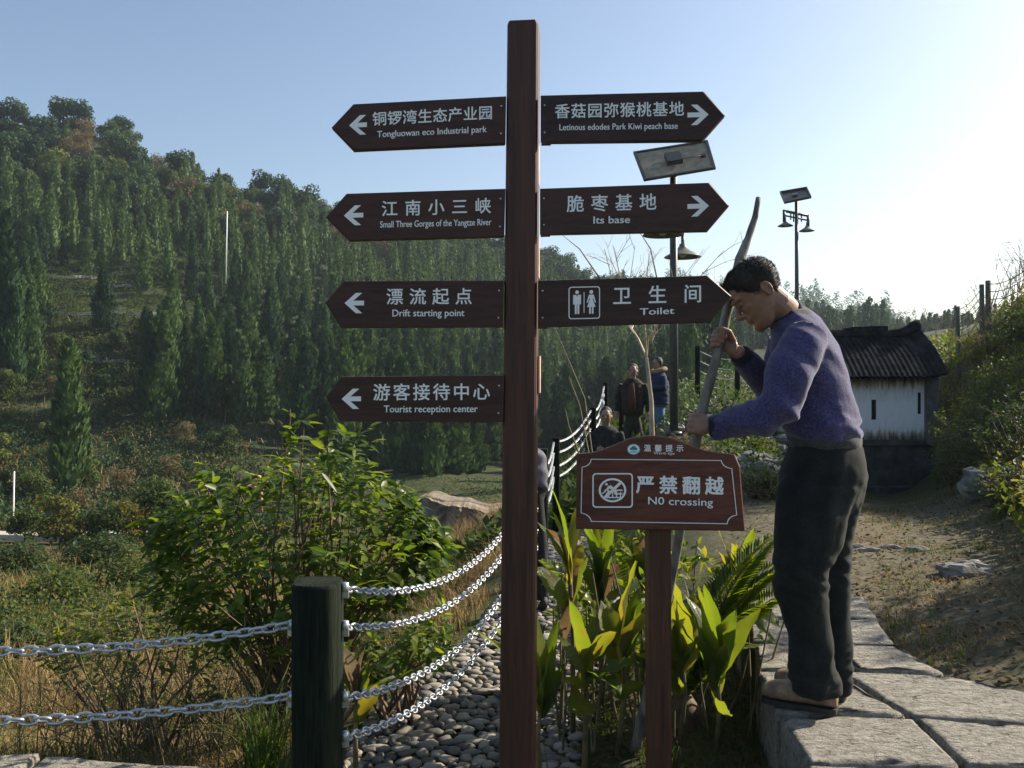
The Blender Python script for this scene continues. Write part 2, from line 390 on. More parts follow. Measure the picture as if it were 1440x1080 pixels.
def arrow_px(mb, pl, xt, xe, y, h, slope):
    """arrow with its tip at xt, tail end at xe"""
    s = 1 if xe > xt else -1; f = lambda x, yy: (x, yy+slope*(x-xt))
    th = h*.235
    mb_p = [f(xt, y), f(xt+s*h*.55, y-h*.5), f(xt+s*(h*.55+th*1.35), y-h*.5), f(xt+s*(h*.2+th), y-th*.5), f(xe, y-th*.5), f(xe, y+th*.5),
            f(xt+s*(h*.2+th), y+th*.5), f(xt+s*(h*.55+th*1.35), y+h*.5), f(xt+s*h*.55, y+h*.5)]
    V = [pl.at(*p, .0016) for p in mb_p]
    mb.add(V, [(0, 1, 2, 3), (0, 3, 6), (3, 4, 5, 6), (0, 6, 7, 8)])

# ------------------------------------------------------------------ direction signpost
SPD = 2.78
sp_ = thing('direction_signpost', 'tall dark red wooden signpost carrying seven white-lettered arrow boards', 'signpost', (.02, 2.85, 0))
mb = MB(); yaw = -.10
ptop, pbot = P(735, 28, SPD), P(726, 1085, SPD)
ax = unit(ptop-pbot); pb = pbot-ax*(pbot[2]+.1)
ux = A(math.cos(yaw), math.sin(yaw), 0)*-1*-1; uy = A(-math.sin(yaw), math.cos(yaw), 0)
def post_ring(c, hw):
    return [c+ux*sx*hw+uy*(sy*hw+hw) for sx, sy in ((-1, -1), (1, -1), (1, 1), (-1, 1))]
def beveled(c, hw, bv=.006):
    o = []
    for sx, sy in ((-1, -1), (1, -1), (1, 1), (-1, 1)):
        a = (sx*(hw-bv), sy*hw) ; b2 = (sx*hw, sy*(hw-bv))
        for q in ([b2, a] if sx*sy > 0 else [a, b2]): o.append(c+ux*q[0]+uy*(q[1]+hw))
    return o
V = []; lv = [(pb, .0585), (pb+(ptop-pb)*.45, .055), (ptop-ax*.012, .0505), (ptop, .046)]
for c, h in lv: V += beveled(c, h)
F = [(7, 6, 5, 4, 3, 2, 1, 0), tuple(24+k for k in range(8))]
for i in range(3):
    for k in range(8): F.append((i*8+k, i*8+(k+1) % 8, i*8+8+(k+1) % 8, i*8+8+k))
mb.add(V, F); pole = mb.build('pole', M_POST, sp_)
# thin backing plate on the pole's right side, and small brackets
mb = MB()
for y0, y1 in ((204, 262), (333, 392), (500, 553)):
    c = P(757 if y0 < 400 else 758.5, (y0+y1)/2, SPD+.07); mb.box(c, .006, .05, (y1-y0)/FPX*SPD, yaw)
mb.build('side_plate', simple('plate_paint', [(.35, .2, .16), (.5, .3, .25), (.62, .45, .38)], 12, .6), sp_)

def finger(name_label, tip, tc, bc, it, ib, yaw_, cjk, en, arrow, extra=None, d=2.765):
    cx, cy = (it[0]+ib[0])/2, (it[1]+ib[1])/2
    pl = Plane(cx, cy, d, yaw_); right = tip[0] > cx
    outline = [tip, tc, it, ib, bc] if not right else [tip, bc, ib, it, tc]
    mb = MB(); f = [pl.at(*p) for p in outline]
    # bevelled slab
    cen = sum(f)/5; ff = [p+unit(cen-p)*.004-0*pl.n for p in f]; fb = [p-pl.n*.004 for p in f]; bk = [p-pl.n*.03 for p in f]
    n = 5; mb.add(ff+fb+bk, [tuple(range(n))]+[(i, i+n, (i+1) % n+n, (i+1) % n) for i in range(n)]+[(i+n, i+2*n, (i+1) % n+2*n, (i+1) % n+n) for i in range(n)]+[tuple(range(3*n-1, 2*n-1, -1))])
    bd = mb.build('sign_board', M_BOARD, sp_); bd['label'] = name_label
    mb = MB()
    letter_cjk(mb, pl, *cjk); mb.build('chinese_lettering', M_LET, bd); mb = MB(); letter_en(mb, pl, *en); mb.build('english_lettering', M_LET, bd)
    mb = MB(); sl = (it[1]-tc[1])/(it[0]-tc[0]); arrow_px(mb, pl, *arrow, sl); mb.build('arrow', M_LET, bd)
    mb = MB()
    for t in (.22, .8):
        x = it[0]*(1-t)+ib[0]*t; y = it[1]*(1-t)+ib[1]*t
        c = pl.at(x+(6 if right else -7), y, .002); mb.tube([c-pl.n*.002, c+pl.n*.002], .0032, 8)
    mb.build('screw', M_SCREW, bd)
    if right:
        mb = MB(); q = [(it[0]-1, it[1]-1.5), (it[0]+13, it[1]-1.9), (ib[0]+12.5, ib[1]+1), (ib[0]-1, ib[1]+1.4)]
        f = [pl.at(*p, -.031) for p in q]; mb.prism(f, -pl.n*.004); mb.build('mounting_plate', M_DARKM, bd)
    if extra: extra(pl, bd)
    return bd
finger('left arrow board under the pole top, lettered Tongluowan eco Industrial park', (466.2, 178.8), (497, 146), (497, 210.8), (712, 135), (711, 201.2), .09,
       ('铜锣湾生态产业园', 524, 692.5, 167, 158.6, 19.6), ('Tongluowan eco Industrial park', 530.5, 684.4, 193.3, 186, 8.8), (491, 516, 176.7, 27.5))
finger('left arrow board lettered Small Three Gorges of the Yangtze River', (458, 305), (487.3, 272), (491, 338), (711, 265), (709.5, 332.3), .09,
       ('江南小三峡', 536.9, 690, 293.2, 289.4, 22), ('Small Three Gorges of the Yangtze River', 534.7, 690.8, 320.2, 316.6, 9), (483.6, 510.9, 303.4, 28))
finger('left arrow board lettered Drift starting point', (457, 425), (483.6, 395), (479, 460.7), (709, 394.3), (707.5, 460), .05,
       ('漂流起点', 543.7, 663.5, 417, 416.5, 23), ('Drift starting point', 552, 653, 445, 444.6, 9.6), (484.7, 512, 426.3, 28.5))
finger('lowest left arrow board, lettered Tourist reception center', (458, 558.4), (479, 529.6), (478, 592.8), (709, 527.5), (707.5, 594.5), .07,
       ('游客接待中心', 525, 688.7, 551.5, 550.5, 23.5), ('Tourist reception center', 540, 671.6, 579.8, 579.4, 9.6), (480.5, 507.7, 561, 28.5))
finger('right arrow board lettered Letinous edodes Park Kiwi peach base', (1019.3, 161.3), (990, 128.1), (988, 196.9), (760, 134), (760, 199.6), -.2,
       ('香菇园弥猴桃基地', 780.5, 961.8, 156.4, 153, 20.6), ('Letinous edodes Park Kiwi peach base', 786.8, 953, 183.4, 181.2, 8.6), (996.5, 966.7, 161.2, 28.7))
finger('right arrow board lettered Its base', (1025.3, 288.4), (997.6, 256.5), (994.4, 324.6), (759, 265), (759, 329.5), -.2,
       ('脆枣基地', 797.5, 923, 286.5, 283.8, 23.5), ('Its base', 834.7, 885.8, 314.5, 313.6, 10), (997, 966.7, 289.5, 29))
def toilet(pl, bd):
    mb = MB(); sl = lambda x, y: (x, y-.02*(x-821))
    ring_px(mb, pl, [sl(*p) for p in rrect(799.5, 403, 843.8, 448.6, 4)], [sl(*p) for p in rrect(800.9, 404.4, 842.4, 447.2, 3)])
    bar_px(mb, pl, *sl(821.3, 411), *sl(821.3, 440), 1.1)
    for cx, wom in ((811.5, 0), (831.5, 1)):
        poly_px(mb, pl, [sl(*p) for p in circ(cx, 410.8, 2.7, 14)])
        if not wom:
            poly_px(mb, pl, [sl(cx+a, b_) for a, b_ in ((-5.6, 414.5), (-1.2, 414.5), (0, 417), (1.2, 414.5), (5.6, 414.5), (5.6, 428), (3.6, 428), (3.4, 419), (3.2, 441.5), (.5, 441.5), (.3, 428), (-.3, 428), (-.5, 441.5), (-3.2, 441.5), (-3.4, 419), (-3.6, 428), (-5.6, 428))])
        else:
            poly_px(mb, pl, [sl(cx+a, b_) for a, b_ in ((-3.4, 414.5), (3.4, 414.5), (6.6, 425.5), (4.9, 426), (2.6, 419), (2.2, 421.5), (6, 432), (-6, 432), (-2.2, 421.5), (-2.6, 419), (-4.9, 426), (-6.6, 425.5))])
            bar_px(mb, pl, *sl(cx-1.9, 432), *sl(cx-1.9, 441.5), 2.5); bar_px(mb, pl, *sl(cx+1.9, 432), *sl(cx+1.9, 441.5), 2.5)
    mb.build('toilet_pictogram', M_LET, bd)
    mb = MB()
finger('right board lettered Toilet with a man and woman pictogram', (1029, 416.5), (996, 387.3), (999.4, 453), (757, 394.6), (757, 460.2), -.06,
       ('卫生间', 861.9, 986.9, 415.6, 412.8, 25.5), ('Toilet', 900, 948, 443, 441.2, 9.2), (1200, 1201, 420, .01), toilet)
for o in [o for o in bpy.data.objects if o.name.startswith('arrow') and o.parent and 'Toilet' in o.parent.get('label', '')]: bpy.data.objects.remove(o)

# ------------------------------------------------------------------ warning sign
wp = Plane(928, 700, 2.88, -.1, .03)
ws = thing('warning_sign', 'low dark red wooden warning sign lettered N0 crossing on one post', 'warning sign', (.5, 2.9, .1))
top = [(811, 638.5), (830, 637), (848, 632.5), (866, 625), (885, 617), (903, 613.5), (922, 612.8), (940, 615), (958, 620.5), (976, 628), (994, 634), (1012, 637), (1034, 639.5), (1041, 656), (1048, 747), (928, 745.5), (810, 744)]
mb = MB(); f = [wp.at(*p) for p in top]; cen = sum(f)/len(f); n = len(f)
ff = [p+unit(cen-p)*.004 for p in f]; fb = [p-wp.n*.004 for p in f]; bk = [p-wp.n*.032 for p in f]
mb.add(ff+fb+bk, [tuple(range(n))]+[(i, i+n, (i+1) % n+n, (i+1) % n) for i in range(n)]+[(i+n, i+2*n, (i+1) % n+2*n, (i+1) % n+n) for i in range(n)]+[tuple(range(3*n-1, 2*n-1, -1))])
bd = mb.build('sign_board', M_WARN, ws)
mb = MB()
letter_cjk(mb, wp, '严禁翻越', 895, 1017, 681, 683, 25, .026); mb.build('chinese_lettering', M_LET, bd)
mb = MB(); letter_en(mb, wp, 'N0 crossing', 911.5, 1002.5, 709, 711.5, 10.5, .008); mb.build('english_lettering', M_LET, bd)
mb = MB(); letter_cjk(mb, wp, '温馨提示', 905.5, 961, 630, 630.3, 9.8, .02); mb.build('chinese_heading', M_LET, bd)
mb = MB(); letter_en(mb, wp, 'Warm tips', 919, 948.5, 638.8, 639.4, 3.9, .01); mb.build('english_heading', M_LET, bd)
def scall(i):   # plaque outline with scooped corners
    x = [(831, 645.2), (1014.5, 647), (1029.5, 658.5), (1036.5, 724.5), (1023, 737), (831, 733.6), (816.5, 721.5), (818, 656.5)]
    o = []
    def arc(a, b_, c, n=6):
        for k in range(n+1):
            t = k/n; o.append(((1-t)**2*a[0]+2*t*(1-t)*c[0]+t*t*b_[0], (1-t)**2*a[1]+2*t*(1-t)*c[1]+t*t*b_[1]))
    o.append(x[0]); arc(x[1], x[2], (1016.5, 657)); arc(x[3], x[4], (1024, 726.5)); arc(x[5], x[6], (829, 724)); arc(x[7], x[0], (829.5, 655))
    return o[:-1]
o_ = scall(0); cx, cy = 926, 690; inn = [(cx+(x-cx)*.9895, cy+(y-cy)*.977) for x, y in o_]
mb = MB(); ring_px(mb, wp, o_, inn); mb.build('border_line', M_LET, bd)
mb = MB(); ring_px(mb, wp, rrect(833, 665.2, 890, 714, 5), rrect(835, 667.2, 888, 712, 3.6))
ring_px(mb, wp, circ(861.3, 689.3, 19.4, 32, 17), circ(861.3, 689.3, 16.4, 32, 14.2))
bar_px(mb, wp, 873, 678.5, 849.5, 700.5, 4)
poly_px(mb, wp, circ(852.8, 681, 1.9, 12), .0022)
for q in ((853, 690, 857, 683.5, 3.6), (857, 683.5, 864, 689, 4.4), (862, 688, 868, 696, 3.6), (857, 690, 852, 697, 2.6), (850, 690, 855, 687, 1.8), (847, 694, 852, 690.5, 1.6)): bar_px(mb, wp, *q, .0022)
for y in (689.3, 694.3): bar_px(mb, wp, 864, y, 875.5, y, 1.9, .002)
bar_px(mb, wp, 850.5, 699.5, 874, 699.5, 1.7, .002)
for x in (856, 861.5, 867, 872.5): bar_px(mb, wp, x, 690+abs(x-867)*.3, x, 699, 1.5, .0024)
mb.build('no_climbing_pictogram', M_LET, bd)
mb = MB(); poly_px(mb, wp, circ(891, 631.8, 9.2, 24, 7.7), .0016, 0)
ring_px(mb, wp, circ(891, 631.8, 9.2, 24, 7.7), circ(891, 631.8, 8.2, 24, 6.8), .0024, 1)
for x, y, r in ((891, 629.6, 3.2), (888, 631.2, 2.3), (894, 631.2, 2.3)): poly_px(mb, wp, circ(x, y, r, 12, r*.8), .0026, 2)
bar_px(mb, wp, 891, 631, 891, 635, 1.1, .0027, 2); bar_px(mb, wp, 886, 635.6, 896, 635.6, 1.2, .0026, 1)
mb.build('emblem', [M_LET, simple('emblem_blue', [(.12, .4, .55), (.16, .5, .62)], 20, .5, bmp=0), simple('emblem_teal', [(.03, .25, .3), (.05, .32, .3)], 20, .5, bmp=0)], bd)
mb = MB(); a, b_ = wp.at(928.5, 743, -.034), wp.at(930, 1100, -.034); dz = a-b_; b_ = b_-dz*((b_[2]-(-.15))/dz[2]); hw = .0385
c1 = [b_+A(x*hw, y*hw+hw, 0) for x, y in ((-1, -1), (1, -1), (1, 1), (-1, 1))]; c2 = [a-dz*-.3+A(x*hw, y*hw+hw, 0) for x, y in ((-1, -1), (1, -1), (1, 1), (-1, 1))]
mb.add(c1+c2, [(3, 2, 1, 0), (4, 5, 6, 7)]+[(i, (i+1) % 4, (i+1) % 4+4, i+4) for i in range(4)]); mb.build('post', M_WPOST, ws)
bpy.data.objects.remove(_fo)

# ------------------------------------------------------------------ fence posts and chains
def fence_post(x, y, ztop, r, label, group='dark wooden chain posts', round_=True, rings=()):
    zb = float(gz(x, y)[0])-.25; t = thing('fence_post', label, 'fence post', (x, y, zb+.25), group); mb = MB(); seg = 20
    st = []
    for z, k in ((zb, 1.02), ((zb+ztop)/2, 1.0), (ztop-.012, .99), (ztop, .93)):
        st.append((A(x, y, z), A(r*k, 0, 0), A(0, r*k, 0)))
    mb.loft(st, 0, 3.2, seg); o = mb.build('shaft', M_FENCE, t)
    for q in o.data.polygons: q.use_smooth = len(q.vertices) == 4
    if rings:
        for p in rings:
            mb = MB(); mb.tube([p+A(0, 0, .012), p, p-A(0, 0, .012)], .012, 6); mb.box(p-A(0, 0, .016), .022, .008, .03); mb.build('chain_eye', M_STEEL, t)
    return t
def chain(a, b_, sag, label, pitch=.036, lw=.0215, wire=.0038, seg=10, tseg=5, group='silver chains between the posts'):
    a, b_ = np.asarray(a, float), np.asarray(b_, float); N_ = 200; t = np.linspace(0, 1, N_)
    cur = a+(b_-a)*t[:, None]; cur[:, 2] -= 4*sag*t*(1-t)
    L = np.r_[0, np.cumsum(np.linalg.norm(np.diff(cur, axis=0), axis=1))]; n = max(2, int(L[-1]/pitch)); V = []; F = []
    for i in range(n):
        s_ = (i+.5)*L[-1]/n; c = A(*[np.interp(s_, L, cur[:, k]) for k in range(3)])
        d = unit(A(*[np.interp(s_+.01, L, cur[:, k])-np.interp(s_-.01, L, cur[:, k]) for k in range(3)]))
        ang = (math.pi/4 if i % 2 else -math.pi/4)+random.uniform(-.25, .25)
        u = unit(np.cross(d, A(0, 0, 1))); v = np.cross(u, d); s1 = math.cos(ang)*u+math.sin(ang)*v; nn = np.cross(d, s1)
        hl = pitch*.5+wire*1.25
        base = len(V)
        for k in range(seg):
            th = 2*math.pi*k/seg; ct, st = math.cos(th), math.sin(th)
            p = c+d*hl*np.sign(ct)*abs(ct)**.8+s1*lw*.55*np.sign(st)*abs(st)**.75; rad = unit(d*ct*.7+s1*st)
            for j in range(tseg):
                ph = 2*math.pi*j/tseg; V.append(p+wire*(math.cos(ph)*rad+math.sin(ph)*nn))
        for k in range(seg):
            for j in range(tseg):
                k2, j2 = (k+1) % seg, (j+1) % tseg
                F.append((base+k*tseg+j, base+k2*tseg+j, base+k2*tseg+j2, base+k*tseg+j2))
    o = link('chain', mesh_np(np.array(V), np.array(F), smooth=True), M_STEEL); return tag(o, label, 'chain', group)
XN, YN = -.546, 2.4
zN = [P(480, y, YN)[2] for y in (826, 880, 980, 1036)]
fence_post(XN, YN, P(447, 817, YN)[2], .0685, 'thick dark chain post nearest the camera, left of the signpost', rings=[A(XN+.075, YN+.005, z) for z in zN]+[A(XN-.072, YN-.005, z) for z in (zN[1]+.004, zN[2]+.004)])
fence_post(.03, 4.5, .98, .055, 'dark chain post hidden behind the signpost pole')
fence_post(.25, 7.0, 1.12, .048, 'dark chain post beside the bent person behind the signpost')
zG = [1.65-v for v in (.675, .80, .958, 1.083)]
fence_post(.517, 10, 1.02, .043, 'thin dark chain post just right of the bent grey-topped person')
fence_post(1.19, 12.5, 1.306, .046, 'thin dark chain post left of the crouching man in black')
fence_post(1.64, 15, 1.68, .046, 'thin dark chain post above and behind the crouching man')
fence_post(-2.07, 2.3, 1.07, .068, 'thick dark chain post at the far left end of the chains')
nm = ['topmost', 'second from the top', 'third from the top', 'lowest']
for i in range(4):
    chain((XN+.075, YN+.005, zN[i]-.004), (.0, 4.47, zN[i]-.147), .124, f'silver chain from the near post to the signpost, {nm[i]} of four')
for i, z in enumerate((zN[1], zN[2])):
    chain((-2.0, 2.3, z-.004), (XN-.075, YN-.005, z+.004), .054-.01*i, ['upper', 'lower'][i]+' of two heavy silver chains running left off the near post', pitch=.036, lw=.0225, wire=.0045)
for i in range(4):
    chain((.05, 4.5, zN[i]-.147), (.25, 6.95, 1.04-.12*i), .12, f'silver chain behind the signpost pole, {nm[i]} of four', seg=8, tseg=4)
    chain((.25, 7.0, 1.04-.12*i), (.49, 10, zG[i]), .13, f'silver chain behind the bent person, {nm[i]} of four', seg=8, tseg=4)
    chain((.54, 10, zG[i]), (1.16, 12.5, 1.27-.13*i), .10, f'silver chain rising up to the crouching man, {nm[i]} of four', pitch=.042, lw=.022, wire=.0042, seg=7, tseg=4)
    chain((1.21, 12.5, 1.27-.13*i), (1.62, 15, 1.62-.13*i), .12, f'silver chain behind the crouching man, {nm[i]} of four', pitch=.046, lw=.024, wire=.0046, seg=7, tseg=4)
for px, py, d, lb in ((981, 487, 17, 'thin dark wired post on the terrace right of the lamp pole'), (1037, 500, 17, 'thin dark wired post behind the near man\'s chest'), (874, 560, 16, 'short dark post left of the man in the brown open jacket')):
    c = P(px, py, d); fence_post(c[0], d, c[2], .05, lb)
a, b_ = P(981, 492, 17), P(1037, 505, 17)
for i in range(4):
    mb = MB(); off = A(0, 0, -.2*i); mb.tube([a+off+(b_-a)*t-A(0, 0, .3*t*(1-t)) for t in np.linspace(0, 1, 8)], .008, 4)
    tag(mb.build('fence_wire', M_STEEL), 'thin wire between the terrace posts, '+nm[i]+' of four', 'wire', 'wires on the terrace fence')

# ------------------------------------------------------------------ the man
SLAB = .43
def skin_mat(name, cols):
    m, nt, b = new_mat(name); f = noisy(nt, coords(nt, 'World'), 28, 5)
    nt.links.new(ramp(nt, f, cols, [.3, .7]), b.inputs['Base Color']); b.inputs['Roughness'].default_value = .5
    b.inputs['Subsurface Weight'].default_value = .12; b.inputs['Subsurface Radius'].default_value = (.012, .005, .003); bump(nt, b, noisy(nt, coords(nt, 'World'), 160, 4), .12, .002); return m
M_SKIN = skin_mat('skin', [(.22, .12, .08), (.33, .185, .13)])
M_HAIR = simple('black_hair', [(.009, .0075, .007), (.034, .028, .024)], 45, .7, 'World', bmp=.4, bd=.003)
def knit(name, c0, c1, c2, scale=75, fine=260, sheen=.25):
    m, nt, b = new_mat(name); v = coords(nt, 'World'); f = noisy(nt, v, scale, 4, .75); f2 = noisy(nt, v, fine, 2, .5); f3 = noisy(nt, v, 9, 4, .6)
    a = N(nt, 'Math', operation='MULTIPLY_ADD', ins={1: .5}); nt.links.new(f2, a.inputs[0]); h = N(nt, 'Math', operation='MULTIPLY', ins={1: .5}); nt.links.new(f, h.inputs[0]); nt.links.new(h.outputs[0], a.inputs[2])
    nt.links.new(ramp(nt, a.outputs[0], [c0, c1, c2], [.36, .5, .64]), b.inputs['Base Color']); b.inputs['Roughness'].default_value = .9
    b.inputs['Specular IOR Level'].default_value = .2; b.inputs['Sheen Weight'].default_value = sheen; bump(nt, b, a.outputs[0], .5, .004); return m
M_SWEAT = knit('indigo_knit', (.024, .022, .068), (.052, .047, .128), (.11, .10, .215), 100)
M_RIB = knit('dark_rib_knit', (.008, .008, .012), (.016, .016, .024), (.03, .03, .045), 90)
M_TROU = knit('black_trouser_cloth', (.008, .0095, .0095), (.014, .0165, .016), (.026, .030, .029), 12, 300, .04)
M_SHIRT = knit('grey_shirt', (.03, .03, .032), (.055, .054, .055), (.09, .088, .088), 40, 260, .1)
M_SHOE = simple('brown_leather', [(.09, .062, .038), (.21, .145, .09), (.33, .24, .155)], 22, .55, 'World')
M_SOLE = simple('shoe_sole', [(.012, .011, .01), (.035, .03, .025)], 20, .7)

POLE = [P(1066.5, 278, 3.40), P(1062, 305, 3.385), P(1052, 335, 3.37), P(1041, 364, 3.355), P(1031, 405, 3.335), P(1022, 440, 3.32), P(1012, 485, 3.30), P(1000, 530, 3.275), P(985, 585, 3.245), P(975, 640, 3.23), P(962, 710, 3.25), P(949, 790, 3.31), P(930, 880, 3.40), P(912, 970, 3.48), P(893, 1056, 3.56)]
PR = [.010, .0125, .0145, .020, .0215, .020, .018, .019, .0205, .019, .018, .018, .02, .022, .024]
def pole_at(y):
    pys = [540-(p[2]-CZ)/p[1]*FPX for p in POLE]
    return A(*[np.interp(y, pys, [p[k] for p in POLE]) for k in range(3)])
mb = MB(); dense = [A(*[np.interp(t, np.arange(len(POLE)), [p[k] for p in POLE]) for k in range(3)]) for t in np.linspace(0, len(POLE)-1, 57)]
dr = [np.interp(t, np.arange(len(POLE)), PR)*(1+.16*nz((t*2.3, 0, 3))+.08*nz((t*6.1, 1, 0))) for t in np.linspace(0, len(POLE)-1, 57)]
mb.tube(dense, dr, 12); stick = mb.build('wooden_pole', simple('weathered_pole', [(.07, .06, .05), (.19, .175, .15), (.34, .32, .28)], 5, .8, 'World', stretch=(5, 5, .8), bmp=.9, bd=.008))
tag(stick, 'long grey crooked wooden pole held upright by the man in the purple sweater', 'pole')

man = thing('person', 'man in purple-blue knit sweater and black trousers bending over a pole on the stone paving', 'person', P(1140, 1000, 3.2))
D0 = 3.2
def M(px, py, dd=0): return P(px, py, D0+dd)
f_ = unit(A(-.94, .34, 0)); l_ = unit(A(-.34, -.94, 0)); UP = A(0, 0, 1)
fh0 = unit(A(-.97, .24, 0)); pit = math.radians(42)
uh = math.cos(pit)*UP+math.sin(pit)*fh0; fh = math.cos(pit)*fh0-math.sin(pit)*UP; lh = np.cross(uh, fh)
if lh[1] > 0: lh = -lh
HC = M(1066, 413, .03)
def Hd(f, l, u): return HC+fh*f+lh*l+uh*u
HS = [(-.121, .066, .034, .020), (-.112, .085, .012, .038), (-.098, .0925, -.008, .048), (-.085, .0915, -.025, .055), (-.072, .086, -.045, .060), (-.056, .090, -.06, .0635), (-.038, .0885, -.072, .067),
      (-.012, .0885, -.086, .0705), (.012, .0865, -.095, .0725), (.034, .0955, -.1, .074), (.06, .0945, -.101, .0755), (.082, .084, -.094, .072), (.1, .062, -.078, .06), (.112, .036, -.055, .043), (.118, .012, -.03, .022)]
def head_st(sc=0.0):
    o = []
    for u, ff, bb, w_ in HS: o.append((Hd((ff+bb)/2, 0, u), fh*((ff-bb)/2+sc), lh*(w_+sc)))
    return o
body = MB()
V, F = loft_vf(head_st(), 36, 2.15); body.add(V, F)
def hb(path, r, seg=10): body.tube([Hd(*p) for p in path], r, seg, rnd=1)
hb([(.086, 0, .022), (.099, 0, 0), (.112, 0, -.022)], [.0075, .009, .0115]); hb([(.112, 0, -.024), (.092, 0, -.036)], [.011, .008])
for s in (-1, 1):
    hb([(.1, s*.008, -.026), (.094, s*.014, -.03)], [.009, .008])
    hb([(.09, s*.012, .034), (.084, s*.034, .037), (.066, s*.054, .032)], [.0105, .0115, .009])
    hb([(.068, s*.03, -.016), (.054, s*.048, -.016)], [.017, .014])
    hb([(.0775, s*.024, .009), (.0725, s*.037, .009)], [.0108, .0098])
    hb([(.088, s*.012, -.03), (.083, s*.026, -.052)], [.007, .006])
    # ear: helix rim, lobe and bowl
    e0 = A(-.03, s*.074, -.012); V, F = ico(Hd(*e0), (.0075, .0175, .029), np.c_[lh, fh, uh]@rot(0), 14); body.add(V, F)
    rim = [(-.022, s*.080, -.034), (-.017, s*.082, -.015), (-.016, s*.084, .004), (-.025, s*.088, .016), (-.038, s*.090, .012), (-.045, s*.090, -.003), (-.042, s*.086, -.022), (-.032, s*.081, -.038)]
    hb(rim, .0048, 8)
hb([(.087, -.021, -.056), (.0945, -.008, -.0505), (.096, 0, -.052), (.0945, .008, -.0505), (.087, .021, -.056)], [.004, .0062, .0062, .0062, .004])
hb([(.086, -.019, -.062), (.0925, 0, -.0655), (.086, .019, -.062)], [.004, .0075, .004])
hb([(.086, 0, -.096), (.084, 0, -.108)], [.014, .012])
# neck, trunk, arms and legs under the clothes
body.tube([Hd(-.018, 0, -.02), Hd(-.024, 0, -.075), M(1103, 438, .06), M(1117, 460, .08)], [.058, .058, .06, .075], 20)
body.loft([(M(1117, 452, .08), f_*.06, l_*.09), (M(1128, 480, .09), f_*.09, l_*.16), (M(1140, 540, .09), f_*.1, l_*.15), (M(1155, 610, .08), f_*.09, l_*.13), (M(1157, 660, .06), f_*.10, l_*.125), (M(1155, 690, .05), f_*.08, l_*.11)])
WN, WF = M(1001, 599.5, -.02), M(1036, 493, .10)
body.tube([M(1130, 480, -.06), M(1106, 530, -.12), M(1092, 578, -.13), M(1045, 590, -.07), WN], [.055, .048, .04, .036, .028], 14)
body.tube([M(1105, 482, .30), M(1098, 530, .30), M(1088, 562, .27), M(1060, 525, .18), WF], [.055, .046, .04, .036, .027], 14)
body.tube([M(1145, 690, -.05), M(1128, 800, -.06), M(1140, 890, -.05), M(1150, 975, -.04)], [.06, .05, .045, .04], 14)
body.tube([M(1172, 690, .14), M(1166, 800, .13), M(1172, 890, .13), M(1180, 975, .12)], [.06, .05, .045, .04], 14)
# hands
def grip(wrist, y, r_pole, phis, palm_dir, step, fr, tdir, rev=False):
    c = pole_at(y); ax = unit(pole_at(y+20)-pole_at(y-20))     # downwards along the pole
    e1 = unit(A(-1, 0, 0)-ax*np.dot(A(-1, 0, 0), ax)); e2 = np.cross(ax, e1)
    if e2[1] > 0: e2 = -e2
    kn = []
    for i, k in enumerate((-1.5, -.5, .5, 1.5)):
        R = r_pole+fr[i]*.85; ci = c+ax*k*step
        ph = np.radians(np.linspace(phis[0], phis[1]+(0, 12, 6, -14)[i], 7))
        path = [ci+R*(math.cos(a)*e1+math.sin(a)*e2)*(1.16 if j in (1, 3, 5) else 1.04) for j, a in enumerate(ph)]
        root = ci+palm_dir(e1, e2)*.05; kn.append(path[0])
        body.tube([root*.6+path[0]*.4]+path, [fr[i]*1.15]+[fr[i]*(1.12-.05*j) for j in range(7)], 10, rnd=1)
    pc = c+palm_dir(e1, e2)*.046
    # palm: from the knuckles to the wrist
    mid = sum(kn)/4; dirw = unit(wrist-mid); wide = ax
    thick = np.cross(dirw, wide)
    body.loft([(mid+dirw*-.004, wide*step*1.9, thick*.014), (mid+dirw*.022, wide*step*2.1, thick*.0175), (mid*.45+wrist*.55, wide*step*1.85, thick*.019), (wrist*.97+mid*.03, wide*.027, thick*.021)], 0, 2.4, 18)
    b0 = mid*.4+wrist*.6-ax*step*1.1; th = tdir(c, ax, e1, e2, R)
    body.tube([b0, (b0+th[0])/2+thick*.0]+th, [.015, .0135]+[.0115, .0105, .009][:len(th)], 10, rnd=1)
grip(WF, 479, .019, (-150, 92), lambda a, b: -a*.9-b*.45, .0185, (.0098, .0105, .010, .0088),
     lambda c, ax, e1, e2, R: [c-ax*.036-e1*.018+e2*.026, c-ax*.038+e1*.006+e2*.028, c-ax*.036+e1*.024+e2*.02])
grip(WN, 598, .023, (70, -120), lambda a, b: -a*.55+b*.85, .0195, (.0100, .0108, .0104, .0092),
     lambda c, ax, e1, e2, R: [c-ax*.04-e1*.03-e2*.0, c-ax*.044-e1*.022-e2*.022, c-ax*.044+e1*.0-e2*.03])
me = remesh(body, .0036, 2, .5)
bo = link('body', me, M_SKIN, man)
